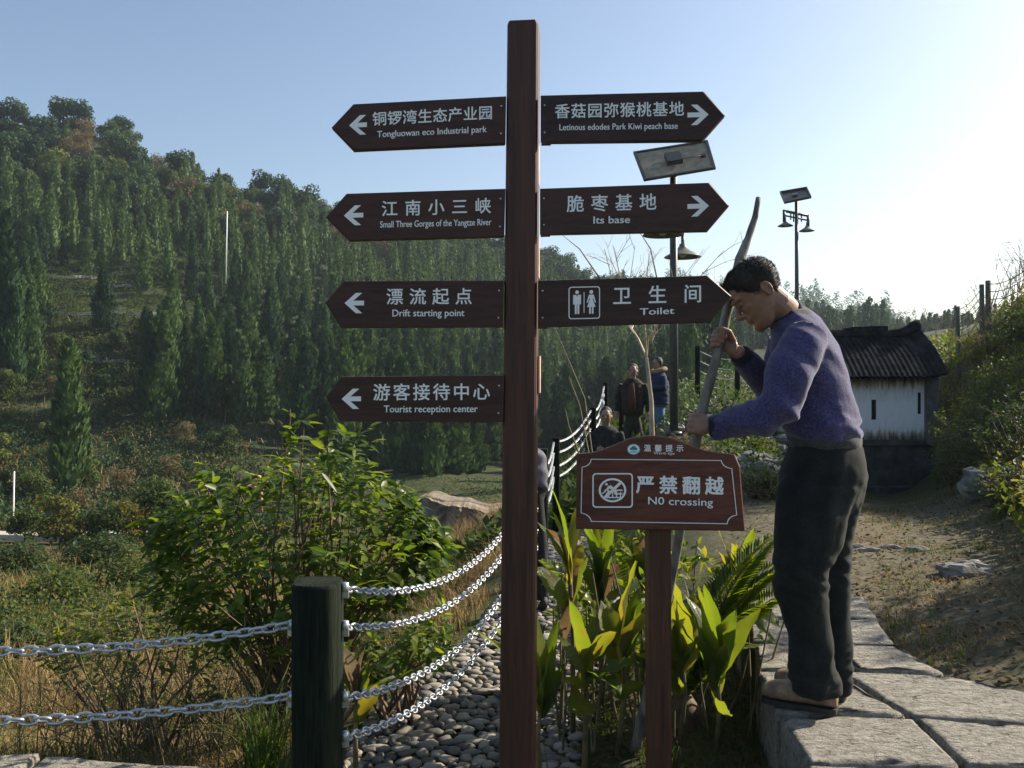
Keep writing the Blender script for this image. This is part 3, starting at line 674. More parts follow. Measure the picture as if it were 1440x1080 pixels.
# face details
mb = MB()
for s in (-1, 1):
    pts_ = [(.0965, s*.012, .040), (.097, s*.022, .0455), (.0925, s*.036, .047), (.083, s*.049, .043)]
    mb.tube([Hd(*p) for p in pts_], [.0028, .0042, .004, .0022], 6, squash=.8)
mb.build('eyebrow', M_HAIR, man)
mb = MB()
for s in (-1, 1):
    mb.tube([Hd(*p) for p in ((.0835, s*.016, .006), (.0868, s*.024, .0025), (.0852, s*.034, .0025), (.079, s*.044, .006))], [.0012, .002, .002, .0012], 6)
mb.build('eyelash', M_HAIR, man)
mb = MB(); mb.tube([Hd(*p) for p in ((.0895, -.021, -.0585), (.0985, -.008, -.0575), (.0995, 0, -.058), (.0985, .008, -.0575), (.0895, .021, -.0585))], [.0008, .0016, .0018, .0016, .0008], 6)
mb.build('mouth', simple('mouth_line', [(.08, .02, .018), (.12, .035, .03)], 20, .5, bmp=0), man)
# hair: cap over the skull with a hairline, and short strands
US = [h[0] for h in HS]
def surf(u, th, off):
    ff, bb, w_ = (np.interp(u, US, [h[k] for h in HS]) for k in (1, 2, 3)); c, s = math.cos(th), math.sin(th); p = 2/2.15
    return Hd((ff+bb)/2+((ff-bb)/2+off)*np.sign(c)*abs(c)**p, (w_+off)*np.sign(s)*abs(s)**p, u)
def hairline(th):
    a = abs(math.degrees((th+math.pi) % (2*math.pi)-math.pi))
    return np.interp(a, [0, 35, 52, 68, 78, 90, 100, 112, 122, 140, 180], [.076, .075, .068, .045, .016, .004, .022, .026, -.008, -.042, -.05])
na, nu = 64, 16; V = []; F = []
for i in range(nu):
    for k in range(na):
        th = 2*math.pi*k/na; h = hairline(th)+.004*nz((k*.7, 1, 2)); t = i/(nu-1); u = h+(.1185-h)*t
        off = (.0008+.0125*min(1, t*2.0)) * (1 if abs(math.degrees((th+math.pi) % (2*math.pi)-math.pi)) < 100 else .75)
        p = surf(u, th, off)+uh*(.012*max(0, (u-.07)/.05))
        V.append(p+unit(p-HC)*.0022*nz(p*90))
V.append(Hd(-.008, 0, .1325)); top_i = len(V)-1
for i in range(nu-1):
    for k in range(na): F.append((i*na+k, i*na+(k+1) % na, (i+1)*na+(k+1) % na, (i+1)*na+k))
for k in range(na): F.append(((nu-1)*na+k, (nu-1)*na+(k+1) % na, top_i))
mb = MB(); mb.add(V, F, 0, True)
for i in range(5000):
    th = random.uniform(0, 2*math.pi); h = hairline(th); t = random.random()**.8; u = h+(.1185-h)*t; off = .001+.0118*min(1, t*2.0)
    p = surf(u, th, off-.002)+uh*(.012*max(0, (u-.07)/.05)); d = unit(unit(p-HC)+.5*fh*t-.4*uh*(1-t)+.35*rng.normal(size=3)); L = random.uniform(.006, .013); s = unit(np.cross(d, rng.normal(size=3)))*.0011
    mb.add([p-s, p+s, p+d*L], [(0, 1, 2)])
for i in range(3000):   # short stubble fading out below the hairline
    th = random.uniform(.9, 2*math.pi-.9); u = hairline(th)-.016*random.random()**1.6+.004; p = surf(u, th, .0006); d = unit(unit(p-HC)*.5-uh+.3*rng.normal(size=3)); s = unit(np.cross(d, rng.normal(size=3)))*.0007
    mb.add([p-s, p+s, p+d*.005], [(0, 1, 2)])
mb.build('hair', M_HAIR, man)
# sweater
sw = MB()
sw.loft([(M(1111, 436, .07), f_*.064, l_*.07), (M(1118, 447, .08), f_*.08, l_*.115), (M(1124, 462, .085), f_*.1, l_*.165), (M(1130, 485, .09), f_*.122, l_*.195), (M(1138, 522, .10), f_*.137, l_*.198), (M(1146, 562, .10), f_*.141, l_*.19), (M(1153, 592, .09), f_*.143, l_*.188), (M(1157, 607, .085), f_*.138, l_*.178), (M(1158, 617, .085), f_*.128, l_*.165)], 0, 2.15, 32)
sw.tube([M(1104, 442, .065), M(1113, 454, .075), M(1122, 468, .085)], [.066, .082, .1], 20)
CN, CF = M(1000, 599.5, -.02), M(1039, 496, .105)
sw.tube([M(1137, 470, -.045), M(1126, 492, -.085), M(1108, 530, -.125), M(1095, 572, -.14), M(1070, 585, -.11), M(1040, 591, -.065), CN], [.075, .083, .081, .073, .064, .054, .041], 20, rnd=0)
sw.tube([M(1108, 478, .27), M(1100, 520, .31), M(1090, 556, .28), M(1066, 528, .19), CF], [.08, .078, .068, .056, .040], 18)
me = remesh(sw, .007, 5, .5)
v = vget(me); nn = nget(me); fold = np.zeros(len(v))
hem = M(1157, 612, .08)[2]; elb = M(1098, 575, -.14); arm_d = unit(CN-elb)
for i, p in enumerate(v):
    q = p-hem*UP*0; zz = p[2]-hem
    w1 = math.exp(-(zz/.10)**2); w2 = math.exp(-np.linalg.norm(p-elb)**2/.016)
    d = .0045*nz((p[0]*7, p[1]*7, p[2]*11))
    d += .011*w1*nz((p[0]*9+3, p[1]*9, p[2]*34))                                  # bunching above the hem
    d += .010*w2*nz((np.dot(p-elb, arm_d)*30, p[1]*6, (p[2]+p[0])*12))             # elbow creases
    d += .0075*nz(((p[0]+p[2]*.8)*16, p[1]*5, (p[2]-p[0]*.6)*5+7))                 # diagonal drag folds across the back
    rd = lambda a, b_, c: 1-2*abs(nz((a, b_, c)))
    d += .006*w1*rd(p[0]*7, p[1]*7, p[2]*30+p[0]*6)+.007*w2*rd(np.dot(p-elb, arm_d)*26, p[1]*5, p[2]*9)+.0035*rd((p[0]+p[2]*.9)*11, p[1]*5, (p[2]-p[0]*.5)*4)
    fold[i] = d
v = v+nn*fold[:, None]; vset(me, v)
swo = link('sweater', me, [M_SWEAT, M_RIB], man)
fc = fcent(me); mi = np.zeros(len(fc), np.int32)
mi[(np.linalg.norm(fc-CN, axis=1) < .052) & (np.dot(fc-CN, unit(M(1040, 591, -.065)-CN)) < .034)] = 1
mi[(np.linalg.norm(fc-CF, axis=1) < .055) & (np.dot(fc-CF, unit(M(1066, 528, .19)-CF)) < .032)] = 1
ncd = unit(Hd(-.02, 0, -.06)-M(1118, 455, .085)); mi[(np.dot(fc-M(1117, 449, .08), ncd) > .012) & (np.linalg.norm(fc-M(1110, 440, .07), axis=1) < .095)] = 1
me.polygons.foreach_set('material_index', mi)
mb = MB()  # ribbed collar band round the neck
c0 = M(1103.5, 442.5, .065); cn = unit(Hd(-.02, 0, -.06)-M(1120, 458, .085)); ca = unit(np.cross(cn, l_)); cb = np.cross(cn, ca)
mb.tube([c0-cn*.004+.0625*(math.cos(t)*ca+math.sin(t)*cb*.98) for t in np.linspace(0, 2*math.pi, 33)], .0125, 8, caps=False)
mb.build('collar', M_RIB, man)
# shirt tail showing under the sweater, belt
mb = MB(); mb.loft([(M(1158, 606, .085), f_*.132, l_*.172), (M(1159, 617, .085), f_*.137, l_*.176), (M(1160, 625, .085), f_*.134, l_*.172), (M(1160, 633, .085), f_*.12, l_*.16)], 0, 2.15, 40)
o = mb.build('shirt_tail', M_SHIRT, man); v = vget(o.data)
for i, p in enumerate(v): v[i] += A(0, 0, .006*nz(p*20))
vset(o.data, v)
# trousers
tr = MB()
tr.loft([(M(1160, 624, .085), f_*.128, l_*.168), (M(1159, 645, .08), f_*.146, l_*.178), (M(1157, 672, .07), f_*.162, l_*.182), (M(1153, 700, .06), f_*.145, l_*.165), (M(1148, 725, .05), f_*.10, l_*.12)], 0, 2.1, 32)
def leg(st):
    tr.loft([(M(x, y, dd), f_*r, l_*r2) for x, y, dd, r, r2 in st], 0, 2.1, 24)
leg([(1156, 650, .01, .10, .06), (1150, 685, -.02, .142, .092), (1141, 722, -.04, .128, .1), (1135, 765, -.045, .122, .098), (1125, 803, -.05, .094, .085), (1128, 845, -.045, .088, .08), (1138, 890, -.04, .076, .07), (1144, 930, -.035, .08, .072), (1147, 962, -.03, .09, .082), (1147, 974, -.03, .085, .078)])
leg([(1166, 650, .12, .10, .07), (1170, 685, .13, .128, .09), (1166, 722, .13, .11, .09), (1160, 762, .13, .1, .085), (1164, 808, .13, .079, .075), (1167, 860, .13, .073, .068), (1171, 925, .12, .068, .062), (1172, 972, .12, .068, .062)])
me = remesh(tr, .007, 9, .5); v = vget(me); nn = nget(me)
kn_, an_ = M(1140, 810, -.05), M(1146, 950, -.03); seat = M(1195, 690, .05)
for i, p in enumerate(v):
    w1 = math.exp(-((p[2]-kn_[2])/.09)**2); w2 = math.exp(-((p[2]-an_[2])/.07)**2); w3 = math.exp(-np.linalg.norm(p-seat)**2/.02)
    d = .004*nz(p*8)+.011*w1*nz((p[0]*8, p[1]*8, p[2]*26+p[0]*14))+.012*w2*nz((p[0]*10, p[1]*10+4, p[2]*34))+.008*nz(((p[0]-p[2]*.25)*15, p[1]*9, p[2]*3))+.007*w3*nz((p[0]*12, p[1]*12, (p[2]+p[0]*.7)*26))
    d += .008*w1*(1-2*abs(nz((p[0]*7, p[1]*7, p[2]*20+p[0]*12+3))))+.008*w2*(1-2*abs(nz((p[0]*8, p[1]*8, p[2]*26))))+.004*(1-2*abs(nz(((p[0]-p[2]*.3)*12, p[1]*9, p[2]*2.5))))
    v[i] += nn[i]*d
vset(me, v); tro = link('trousers', me, M_TROU, man)
# shoes
def shoe(heel, toe, name):
    s = MB(); d = unit(toe-heel); sd = np.cross(UP, d); L = np.linalg.norm(toe-heel); z0 = SLAB+.022
    prof = [(0, .032, .10), (.07, .041, .125), (.22, .043, .14), (.36, .042, .125), (.50, .046, .088), (.68, .052, .072), (.84, .050, .064), (.95, .038, .054), (1.0, .018, .04)]
    s.loft([(heel*A(1, 1, 0)+d*A(1, 1, 0)*L*t+UP*(z0+h/2-.004), sd*w_, UP*(h/2)) for t, w_, h in prof], 0, 2.5, 20)
    me = remesh(s, .006, 3, .5); o = link('shoe', me, M_SHOE, man)
    so = MB(); pr = [(x*.99+.005, w_*1.02) for x, w_, h in prof]
    ring = [heel*A(1, 1, 0)+d*A(1, 1, 0)*L*t+sd*w_ for t, w_ in pr]+[heel*A(1, 1, 0)+d*A(1, 1, 0)*L*t-sd*w_ for t, w_ in pr[::-1]]
    so.prism([p+UP*(SLAB+.001) for p in ring][::-1], UP*.02); so.build('sole', M_SOLE, o)
shoe(P(1178, 1001, 3.165), P(1072, 984, 3.3), 'shoe'); shoe(P(1190, 990, 3.29), P(1090, 968, 3.44), 'shoe')

# ------------------------------------------------------------------ people on the path behind
def passer(label, joints, colours, loc, w_=1.0, hood=False, openj=False):
    """joints: dict of points; one skin body, clothing as children"""
    t = thing('person', label, 'person', loc); J = joints; b = MB(); vx = .014
    hc, hr = J['head'], .1*w_
    V, F = ico(hc, (hr*.78, hr*.95, hr*1.2)); b.add(V, F)
    fd = unit(J.get('face', A(0, -1, 0))); b.tube([hc+fd*hr*.9+UP*.005, hc+fd*hr*1.12-UP*.03], [.012, .017], 8); 
    sd = np.cross(UP, fd)
    for s in (-1, 1): V, F = ico(hc+sd*s*hr*.8-UP*.01, (.014, .022, .03)); b.add(V, F)
    b.tube([hc-UP*.07, J['neck']], [.055*w_, .06*w_], 10)
    b.tube([J['neck'], J['waist'], J['hip']], [.11*w_, .12*w_, .13*w_], 12)
    for s in 'lr':
        b.tube([J['sh'+s], J['el'+s], J['wr'+s]], [.05*w_, .042*w_, .03*w_], 8)
        d = unit(J['wr'+s]-J['el'+s]); ha = J['wr'+s]+d*.07
        b.tube([J['wr'+s], ha], [.03*w_, .036*w_], 8)
        q = unit(np.cross(d, A(0, 1, .1)))
        for k in (-1.5, -.5, .5, 1.5): b.tube([ha+q*k*.019, ha+q*k*.02+d*.075+fd*.02], [.0095, .008], 6)
        b.tube([J['wr'+s]+d*.03+q*.03, ha+q*.05+d*.01], [.012, .01], 6)
        b.tube([J['hip']+(J['kn'+s]-J['hip'])*.15, J['kn'+s], J['an'+s]], [.08*w_, .05*w_, .04*w_], 8)
    bo = link('body', remesh(b, .0085, 2), M_SKIN, t)
    j = MB(); jw = w_*1.22
    j.loft([(J['neck']+UP*.03, sd*.075*jw, fd*.075*jw), ((J['shl']+J['shr'])/2+UP*.035, sd*.17*w_, fd*.1*jw), (J['neck']*.5+J['waist']*.5, sd*.2*w_, fd*.14*jw), (J['waist'], sd*.19*w_, fd*.145*jw), (J['hip']-UP*.06, sd*.2*w_, fd*.15*jw)], 0, 2.2, 20)
    for s in 'lr': j.tube([J['sh'+s], J['el'+s], J['wr'+s]], [.074*w_, .062*w_, .048*w_], 10)
    me = remesh(j, .014, 3); v = vget(me); n_ = nget(me)
    for i, p in enumerate(v): v[i] += n_[i]*(.012*nz((p[0]*9, p[1]*9, p[2]*17)))
    vset(me, v); link('jacket', me, colours[0], t)
    k = MB(); k.loft([(J['hip']+UP*.08, sd*.16*w_, fd*.12*w_), (J['hip']-UP*.08, sd*.17*w_, fd*.13*w_)], 0, 2, 14)
    for s in 'lr': k.tube([J['hip']+(J['kn'+s]-J['hip'])*.12, J['kn'+s], J['an'+s]], [.1*w_, .08*w_, .068*w_], 10)
    me = remesh(k, .014, 3); link('trousers', me, colours[1], t)
    h = MB(); hu = UP
    V, F = ico(hc+UP*hr*.34-fd*hr*.3, (hr*.93, hr*.99, hr*1.08)); h.add(V, F); h.build('hair', M_HAIR, t)
    for s in (-1, 1):
        z = MB(); e = hc+fd*hr*.88+sd*s*hr*.36; z.tube([e+sd*.016+UP*.022, e-sd*.016+UP*.022], .005, 5); z.build('eyebrow', M_HAIR, t); z = MB(); V, F = ico(e+UP*.002, (.013, .012, .007)); z.add(V, F, 0, True); z.build('eye', M_HAIR, t)
    for s in 'lr':
        z = MB(); a = J['an'+s]; V, F = ico(a+fd*.06-UP*.04, (.05, .05, .045)); z.loft([(a-fd*.06-UP*.04, sd*.035, UP*.04), (a+fd*.03-UP*.04, sd*.045, UP*.045), (a+fd*.14-UP*.06, sd*.045, UP*.028), (a+fd*.19-UP*.07, sd*.02, UP*.014)], 0, 2, 12); z.build('shoe', M_SOLE, t)
    if openj:
        z = MB(); c1 = J['neck']+fd*.145*jw-UP*.04; c2 = J['hip']+fd*.185*jw
        z.loft([(c1, sd*.035, fd*.012), ((c1+c2)/2+fd*.0, sd*.06, fd*.02), (c2, sd*.065, fd*.015)], 0, 2, 12); z.build('shirt', colours[2], t)
    if hood:
        z = MB(); z.tube([J['neck']+.12*(math.cos(a)*sd+math.sin(a)*fd)+UP*(.05-.03*math.sin(a)) for a in np.linspace(0, 2*math.pi, 20)], .042, 8, caps=False)
        o = z.build('fur_collar', simple('tan_fur', [(.16, .12, .06), (.34, .27, .15)], 60, .95, bmp=.8, bd=.02), t)
    return t
def cloth(name, a, b_): return simple(name, [a, b_], 14, .85, bmp=.3, spec=.25)
def stand(px, ytop, d, zf, lean=0, face=(0, -1, 0), arms='down', H=None):
    top = P(px, ytop, d); H = top[2]-zf; s = H/1.72; x, y = top[0], d; fd = unit(face); sd = np.cross(UP, fd)
    B = lambda l, f, z: A(x, y, zf)+sd*l*s+fd*(f+lean*max(0, z-.9))*s+UP*z*s
    J = dict(head=B(0, 0.02, 1.585), neck=B(0, -.01, 1.42), waist=B(0, 0, 1.08), hip=B(0, 0, .9), face=fd)
    for k, sg in (('l', 1), ('r', -1)):
        J['sh'+k] = B(sg*.175, 0, 1.355)
        if arms == 'down': J['el'+k] = B(sg*.27, -.03, 1.12); J['wr'+k] = B(sg*.27, .07, .88)
        else: J['el'+k] = B(sg*.25, .02, 1.14); J['wr'+k] = B(sg*.10, .22, 1.14)
        J['kn'+k] = B(sg*.11, .03 if sg > 0 else .07, .49); J['an'+k] = B(sg*.12, -.02 if sg > 0 else .08, .09)
    return J, s
c_dk, c_dk2 = cloth('black_jacket', (.010, .011, .012), (.03, .032, .034)), cloth('olive_black_trousers', (.018, .02, .015), (.04, .042, .03))
z0 = float(gz(*P(893, 650, 14.5)[:2])[0]); z0 = P(893, 650, 14.5)[2]
J, s = stand(890, 511, 14.5, z0, 0, (-.25, -1, 0)); passer('man in a dark open jacket over brown walking down by the bare sapling', J, [cloth('brown_black_jacket', (.016, .014, .012), (.045, .03, .022)), c_dk2, cloth('maroon_shirt', (.06, .02, .014), (.1, .035, .022))], (J['head'][0], 14.5, z0), s, openj=True)
z1 = P(928, 632, 15.2)[2]
J, s = stand(927, 502, 15.2, z1, .05, (-1, -.35, 0), 'front'); passer('man in a navy padded jacket with tan fur collar and blue jeans, facing left', J, [cloth('navy_jacket', (.012, .018, .045), (.035, .05, .1)), cloth('blue_jeans', (.06, .12, .24), (.13, .22, .36))], (J['head'][0], 15.2, z1), s, hood=True)
# crouching man coming up the steps: bent forward
z2 = -.08; J, s = stand(852, 572, 12.0, z2-.30, .0, (-.15, -1, 0), 'front')
for k in 'lr': J['kn'+k] = J['kn'+k]+A(-.03, -.25, -.12); J['an'+k] = J['an'+k]*A(1, 1, 0)+UP*(z2+.09)
J['hip'] = J['hip']+A(0, .12, -.05)
passer('crouching man in a black jacket, head just above the warning sign', J, [c_dk, c_dk], (J['head'][0], 12, z2), s)
# person bent over behind the signpost, back to us
z3 = float(gz(.22, 6.1)[0]); B = lambda x, y, z: A(x, y, z3+z)
xb = P(748, 700, 6.1)[0]; bf = unit(A(-.25, .97, 0)); bs = A(.97, .25, 0); BJ = lambda f, l, z: A(xb, 6.1, z3+z)+bf*f+bs*l
J = dict(head=BJ(.36, 0, 1.02), neck=BJ(.24, 0, 1.13), waist=BJ(.0, 0, 1.07), hip=BJ(-.02, 0, .90), face=unit(bf-.8*UP), shl=BJ(.2, -.08, 1.10), shr=BJ(.2, .08, 1.10), ell=BJ(.3, -.09, .86), elr=BJ(.3, .09, .86), wrl=BJ(.30, -.1, .66), wrr=BJ(.3, .1, .66), knl=BJ(.02, -.06, .48), knr=BJ(.0, .06, .48), anl=BJ(-.02, -.06, .09), anr=BJ(-.04, .07, .09))
passer('person bent over in a grey-purple top and black trousers, behind the signpost pole', J, [cloth('grey_purple_top', (.07, .065, .085), (.16, .15, .18)), c_dk], (xb, 6.1, z3), .72)

# ------------------------------------------------------------------ stonework
M_SLAB, nt, b = new_mat('chiselled_slab'); v = coords(nt, 'World', (3.0, 7, 7), (0, 0, .35)); f1 = noisy(nt, v, 4.5, 8, .7, .4); f2 = noisy(nt, coords(nt, 'World'), 3, 6, .6); f3 = noisy(nt, coords(nt, 'World'), 55, 6, .7)
a = N(nt, 'Math', operation='MULTIPLY_ADD', ins={1: .55}); nt.links.new(f1, a.inputs[0]); h = N(nt, 'Math', operation='MULTIPLY', ins={1: .45}); nt.links.new(f3, h.inputs[0]); nt.links.new(h.outputs[0], a.inputs[2])
c = mixc(nt, f2, ramp(nt, a.outputs[0], [(.12, .11, .095), (.25, .235, .205), (.37, .35, .31)], [.36, .48, .62]), ramp(nt, a.outputs[0], [(.13, .12, .10), (.28, .26, .215), (.40, .375, .32)], [.36, .5, .62]))
nt.links.new(c, b.inputs['Base Color']); b.inputs['Roughness'].default_value = .9; b.inputs['Specular IOR Level'].default_value = .2; pit = ramp(nt, noisy(nt, coords(nt, 'World', (5, 9, 9), (0, 0, .35)), 4, 5, .6, 1.2), [(0, 0, 0), (.8, .8, .8), (1, 1, 1)], [.30, .38, .5]); pm = N(nt, 'Math', operation='MULTIPLY_ADD', ins={1: .6}); nt.links.new(pit, pm.inputs[0]); nt.links.new(a.outputs[0], pm.inputs[2]); bump(nt, b, pm.outputs[0], 1.0, .03)
c2 = mixc(nt, pit, (.15, .135, .11), c); nt.links.new(c2, b.inputs['Base Color'])
M_ROCK = simple('grey_rock', [(.07, .07, .065), (.18, .17, .155), (.32, .30, .27)], 5, .9, 'World', bmp=.8, bd=.04, spec=.2, detail=9)
M_COB = None
m, nt, b = new_mat('cobble_stone'); gg = N(nt, 'NewGeometry'); f = noisy(nt, coords(nt, 'World'), 26, 6, .7); a = N(nt, 'Math', operation='MULTIPLY_ADD', ins={1: .4}); nt.links.new(f, a.inputs[0]); h = N(nt, 'Math', operation='MULTIPLY', ins={1: .6}); nt.links.new(gg.outputs['Random Per Island'], h.inputs[0]); nt.links.new(h.outputs[0], a.inputs[2])
nt.links.new(ramp(nt, a.outputs[0], [(.06, .055, .05), (.14, .13, .115), (.22, .185, .14), (.30, .28, .245)], [.2, .42, .6, .8]), b.inputs['Base Color']); b.inputs['Roughness'].default_value = .75; bump(nt, b, f, .4, .01); M_COB = m

def rough_slab(poly, ztop, th, name='paving_slab'):
    pts_ = []; n = len(poly); poly = [A(*p) for p in poly]; c = sum(poly)/n
    for i in range(n):
        a, b_ = poly[i], poly[(i+1) % n]; k = max(2, int(np.linalg.norm(b_-a)/.06))
        for j in range(k):
            p = a+(b_-a)*j/k; o = unit(p-c)*(.009*nz((p[0]*9, p[1]*9, 1))+.006*nz((p[0]*31, p[1]*31, 5)))-unit(p-c)*(.001); pts_.append(p+o)
    m = len(pts_); V = []; rings = ((0, -th), (0, -.03), (.006, -.006), (.022, 0), (.09, 0), (.3, 0), (.6, 0))
    for s, dz in rings:
        for p in pts_:
            q = p+(c-p)*min(1, s if s > .05 else s/max(.05, np.linalg.norm(c-p)))
            V.append(A(q[0], q[1], ztop+dz+(.008*nz((q[0]*5, q[1]*9, 2))+.004*nz((q[0]*17, q[1]*25, 3)) if dz > -.02 else .0)))
    V.append(A(c[0], c[1], ztop)); F = [(i*m+k, i*m+(k+1) % m, (i+1)*m+(k+1) % m, (i+1)*m+k) for i in range(len(rings)-1) for k in range(m)]
    F += [((len(rings)-1)*m+k, (len(rings)-1)*m+(k+1) % m, len(V)-1) for k in range(m)]
    area = sum(pts_[i][0]*pts_[(i+1) % m][1]-pts_[(i+1) % m][0]*pts_[i][1] for i in range(m))
    if area < 0: F = [f[::-1] for f in F]
    mb = MB(); mb.add(V, F, 0, True); return mb.build(name, M_SLAB, kind='structure')
for z, pl_ in ((.43, [(.93, 2.0), (.94, 2.46), (1.5, 2.44), (1.52, 2.0)]), (.427, [(.94, 2.475), (.955, 2.74), (1.48, 2.72), (1.5, 2.455)]), (.433, [(1.535, 2.0), (1.495, 2.715), (1.9, 2.70), (1.95, 2.0)]), (.432, [(1.97, 2.0), (1.92, 2.70), (2.7, 2.655), (2.72, 2.0)]), (.43, [(2.735, 2.0), (2.715, 2.655), (3.7, 2.6), (3.7, 2.0)]),
               (.428, [(.965, 2.755), (.985, 3.15), (1.24, 3.16), (1.47, 3.12), (1.44, 2.74)]), (.432, [(1.455, 2.735), (1.485, 3.118), (2.05, 3.03), (2.02, 2.715)]), (.433, [(2.035, 2.715), (2.07, 3.015), (2.62, 2.965), (2.6, 2.68)]), (.429, [(2.615, 2.675), (2.635, 2.96), (3.7, 2.86), (3.7, 2.62)]),
               (.43, [(.985, 3.17), (1.05, 3.64), (1.38, 3.62), (1.455, 3.145), (1.245, 3.175)]), (.431, [(1.47, 3.14), (1.395, 3.62), (1.84, 3.57), (2.07, 3.36), (2.2, 3.025)]),
               (.429, [(2.215, 3.025), (2.085, 3.36), (3.7, 3.22), (3.7, 2.88)]), (.43, [(1.055, 3.655), (1.14, 4.02), (1.47, 4.01), (1.45, 3.635)]), (.434, [(1.465, 3.635), (1.485, 4.01), (1.80, 4.0), (1.82, 3.59)]),
               (.425, [(1.14, 4.04), (1.18, 4.46), (1.9, 4.44), (1.81, 4.02)]), (.43, [(1.18, 4.48), (1.22, 4.92), (2.02, 4.9), (1.91, 4.46)])):
    rough_slab(pl_, z, .5)
mb = MB(); mb.prism([A(x, y, -.1) for x, y in ((.96, 2.0), (3.6, 2.0), (3.6, 3.15), (2.0, 3.38), (1.8, 3.6), (1.78, 4.0), (1.95, 4.86), (1.24, 4.88), (1.08, 3.64), (1.0, 3.16))], UP*.505); mb.build('paving_bed', EARTH, kind='structure')
# kerb stones at lower left, along the outer side of the fence
for i, pl_ in enumerate(([(-3.3, 2.9), (-3.3, 3.55), (-2.0, 3.62), (-2.0, 2.9)], [(-1.98, 2.9), (-1.98, 3.62), (-1.12, 3.50), (-1.12, 2.9)], [(-1.1, 2.9), (-1.1, 3.42), (-.72, 3.3), (-.72, 2.9)])):
    rough_slab(pl_, .085-.01*i, .3, 'kerb_stone')
# cobbled path
V = []; F = []; tv, tf = ico((0, 0, 0), 1, None, 8); tv = np.array(tv)
def fx(Y): return np.interp(Y, [2, 3.7, 4.3, 4.8, 5.5, 6.4, 7, 10, 12.5], [-.75, -.75, -.72, -.5, -.28, -.15, .0, .45, 1.15])
def rx(Y): return np.interp(Y, [2, 3, 4.5, 7, 10, 12.5], [.12, .2, .38, .75, .95, 1.6])
Y = 2.2; n_ = 0; f4 = []; f8 = []
while Y < 11.5:
    sp_y = random.uniform(.048, .07); x = fx(Y)
    while x < rx(Y):
        l = random.choice((random.uniform(.035, .07), random.uniform(.06, .12))); wd = sp_y*random.uniform(.75, 1.15); rz = random.gauss(0, .35); R = rot(rz)
        z = 0.0+.05*max(0, Y-9.5)
        q = tv*A(l*.52, wd*.52, random.uniform(.012, .02))
        q = q*(1+.30*np.array([[nz(p*1.4+A(n_*3.1, 0, 0))] for p in tv])); q = q@R.T+A(x+l/2, Y+random.gauss(0, .012), float(gz(x+l/2, Y)[0])+.014+random.gauss(0, .004))
        V.append(q); n_ += 1; x += l*.95
    Y += sp_y*.93
nv = len(tv); V = np.concatenate(V); q4 = np.array([f for f in tf if len(f) == 4]); q8 = np.array([f for f in tf if len(f) != 4])
off = (np.arange(n_)*nv)[:, None, None]
link('cobbled_path', mesh_np(V, [(q4[None]+off).reshape(-1, 4), (q8[None]+off).reshape(-1, q8.shape[1])], smooth=True), M_COB, kind='structure')
def rock(name, c, r, label, mat=None, seed=0, cat='rock', group=None):
    V, F = ico((0, 0, 0), 1, None, 22); V = [p*(.8+.3*nz(p*1.3+A(seed, 0, 0))+.25*abs(nz(p*2.2+A(0, seed, 0)))+.07*nz(p*7)) for p in V]
    mb = MB(); mb.add([A(*c)+p*A(*r) for p in V], F, 0, False); return tag(mb.build(name, mat or M_ROCK), label, cat, group)
def on(px, d, dz=0): p = G(px, d)[0]; return p+UP*dz
rock('rock', on(1360, 5.6, .0), (.22, .12, .09), 'pale flat rock half in shadow on the dry ground right of the paving', seed=3)
rock('rock', on(1390, 8.6, .1), (.34, .25, .2), 'large grey rock at the foot of the right bank near the hut', seed=5)
for i, px in enumerate((1178, 1200, 1222, 1252, 1290)): rock('rock', on(px, 6.3+.1*(i % 2), .0), (.09+.02*(i % 3), .05, .04), f'small pale stone in the row on the dry ground, {["nearest the man", "second from the man", "third from the man", "fourth from the man", "farthest from the man"][i]}', seed=11+i, group='stones in a row on the dry ground')
for i, (px, d, r) in enumerate(((1062, 9.6, .35), (1088, 9.9, .3), (1048, 10.3, .3), (1075, 10.6, .28))):
    rock('rock', on(px, d, .05), (r, r*.7, r*.55), 'grey rock in shadow between the warning sign and the man', seed=20+i, group='shadowed rocks behind the warning sign')
# dry-stone terrace wall
tw = thing('terrace_wall', 'low dry-stone terrace wall behind the man\'s hands', 'wall', on(1020, 12.2)); mb = MB()
for r_ in range(4):
    x = 930+random.uniform(0, 8)
    while x < 1150:
        wd = random.uniform(14, 30); c = on(x+wd/2, 12.0+.1*r_, 0); c[2] = 1.08-.15+.14*r_-.35; V, F = ico((0, 0, 0), 1, None, 8); V = [p*(1+.2*nz(p*1.5+A(x, r_, 0))) for p in V]
        mb.add([c+p*A(wd/1200*12*.56, .14, .085) for p in V], F, 0, False); x += wd
mb.build('stone_courses', M_ROCK, tw)

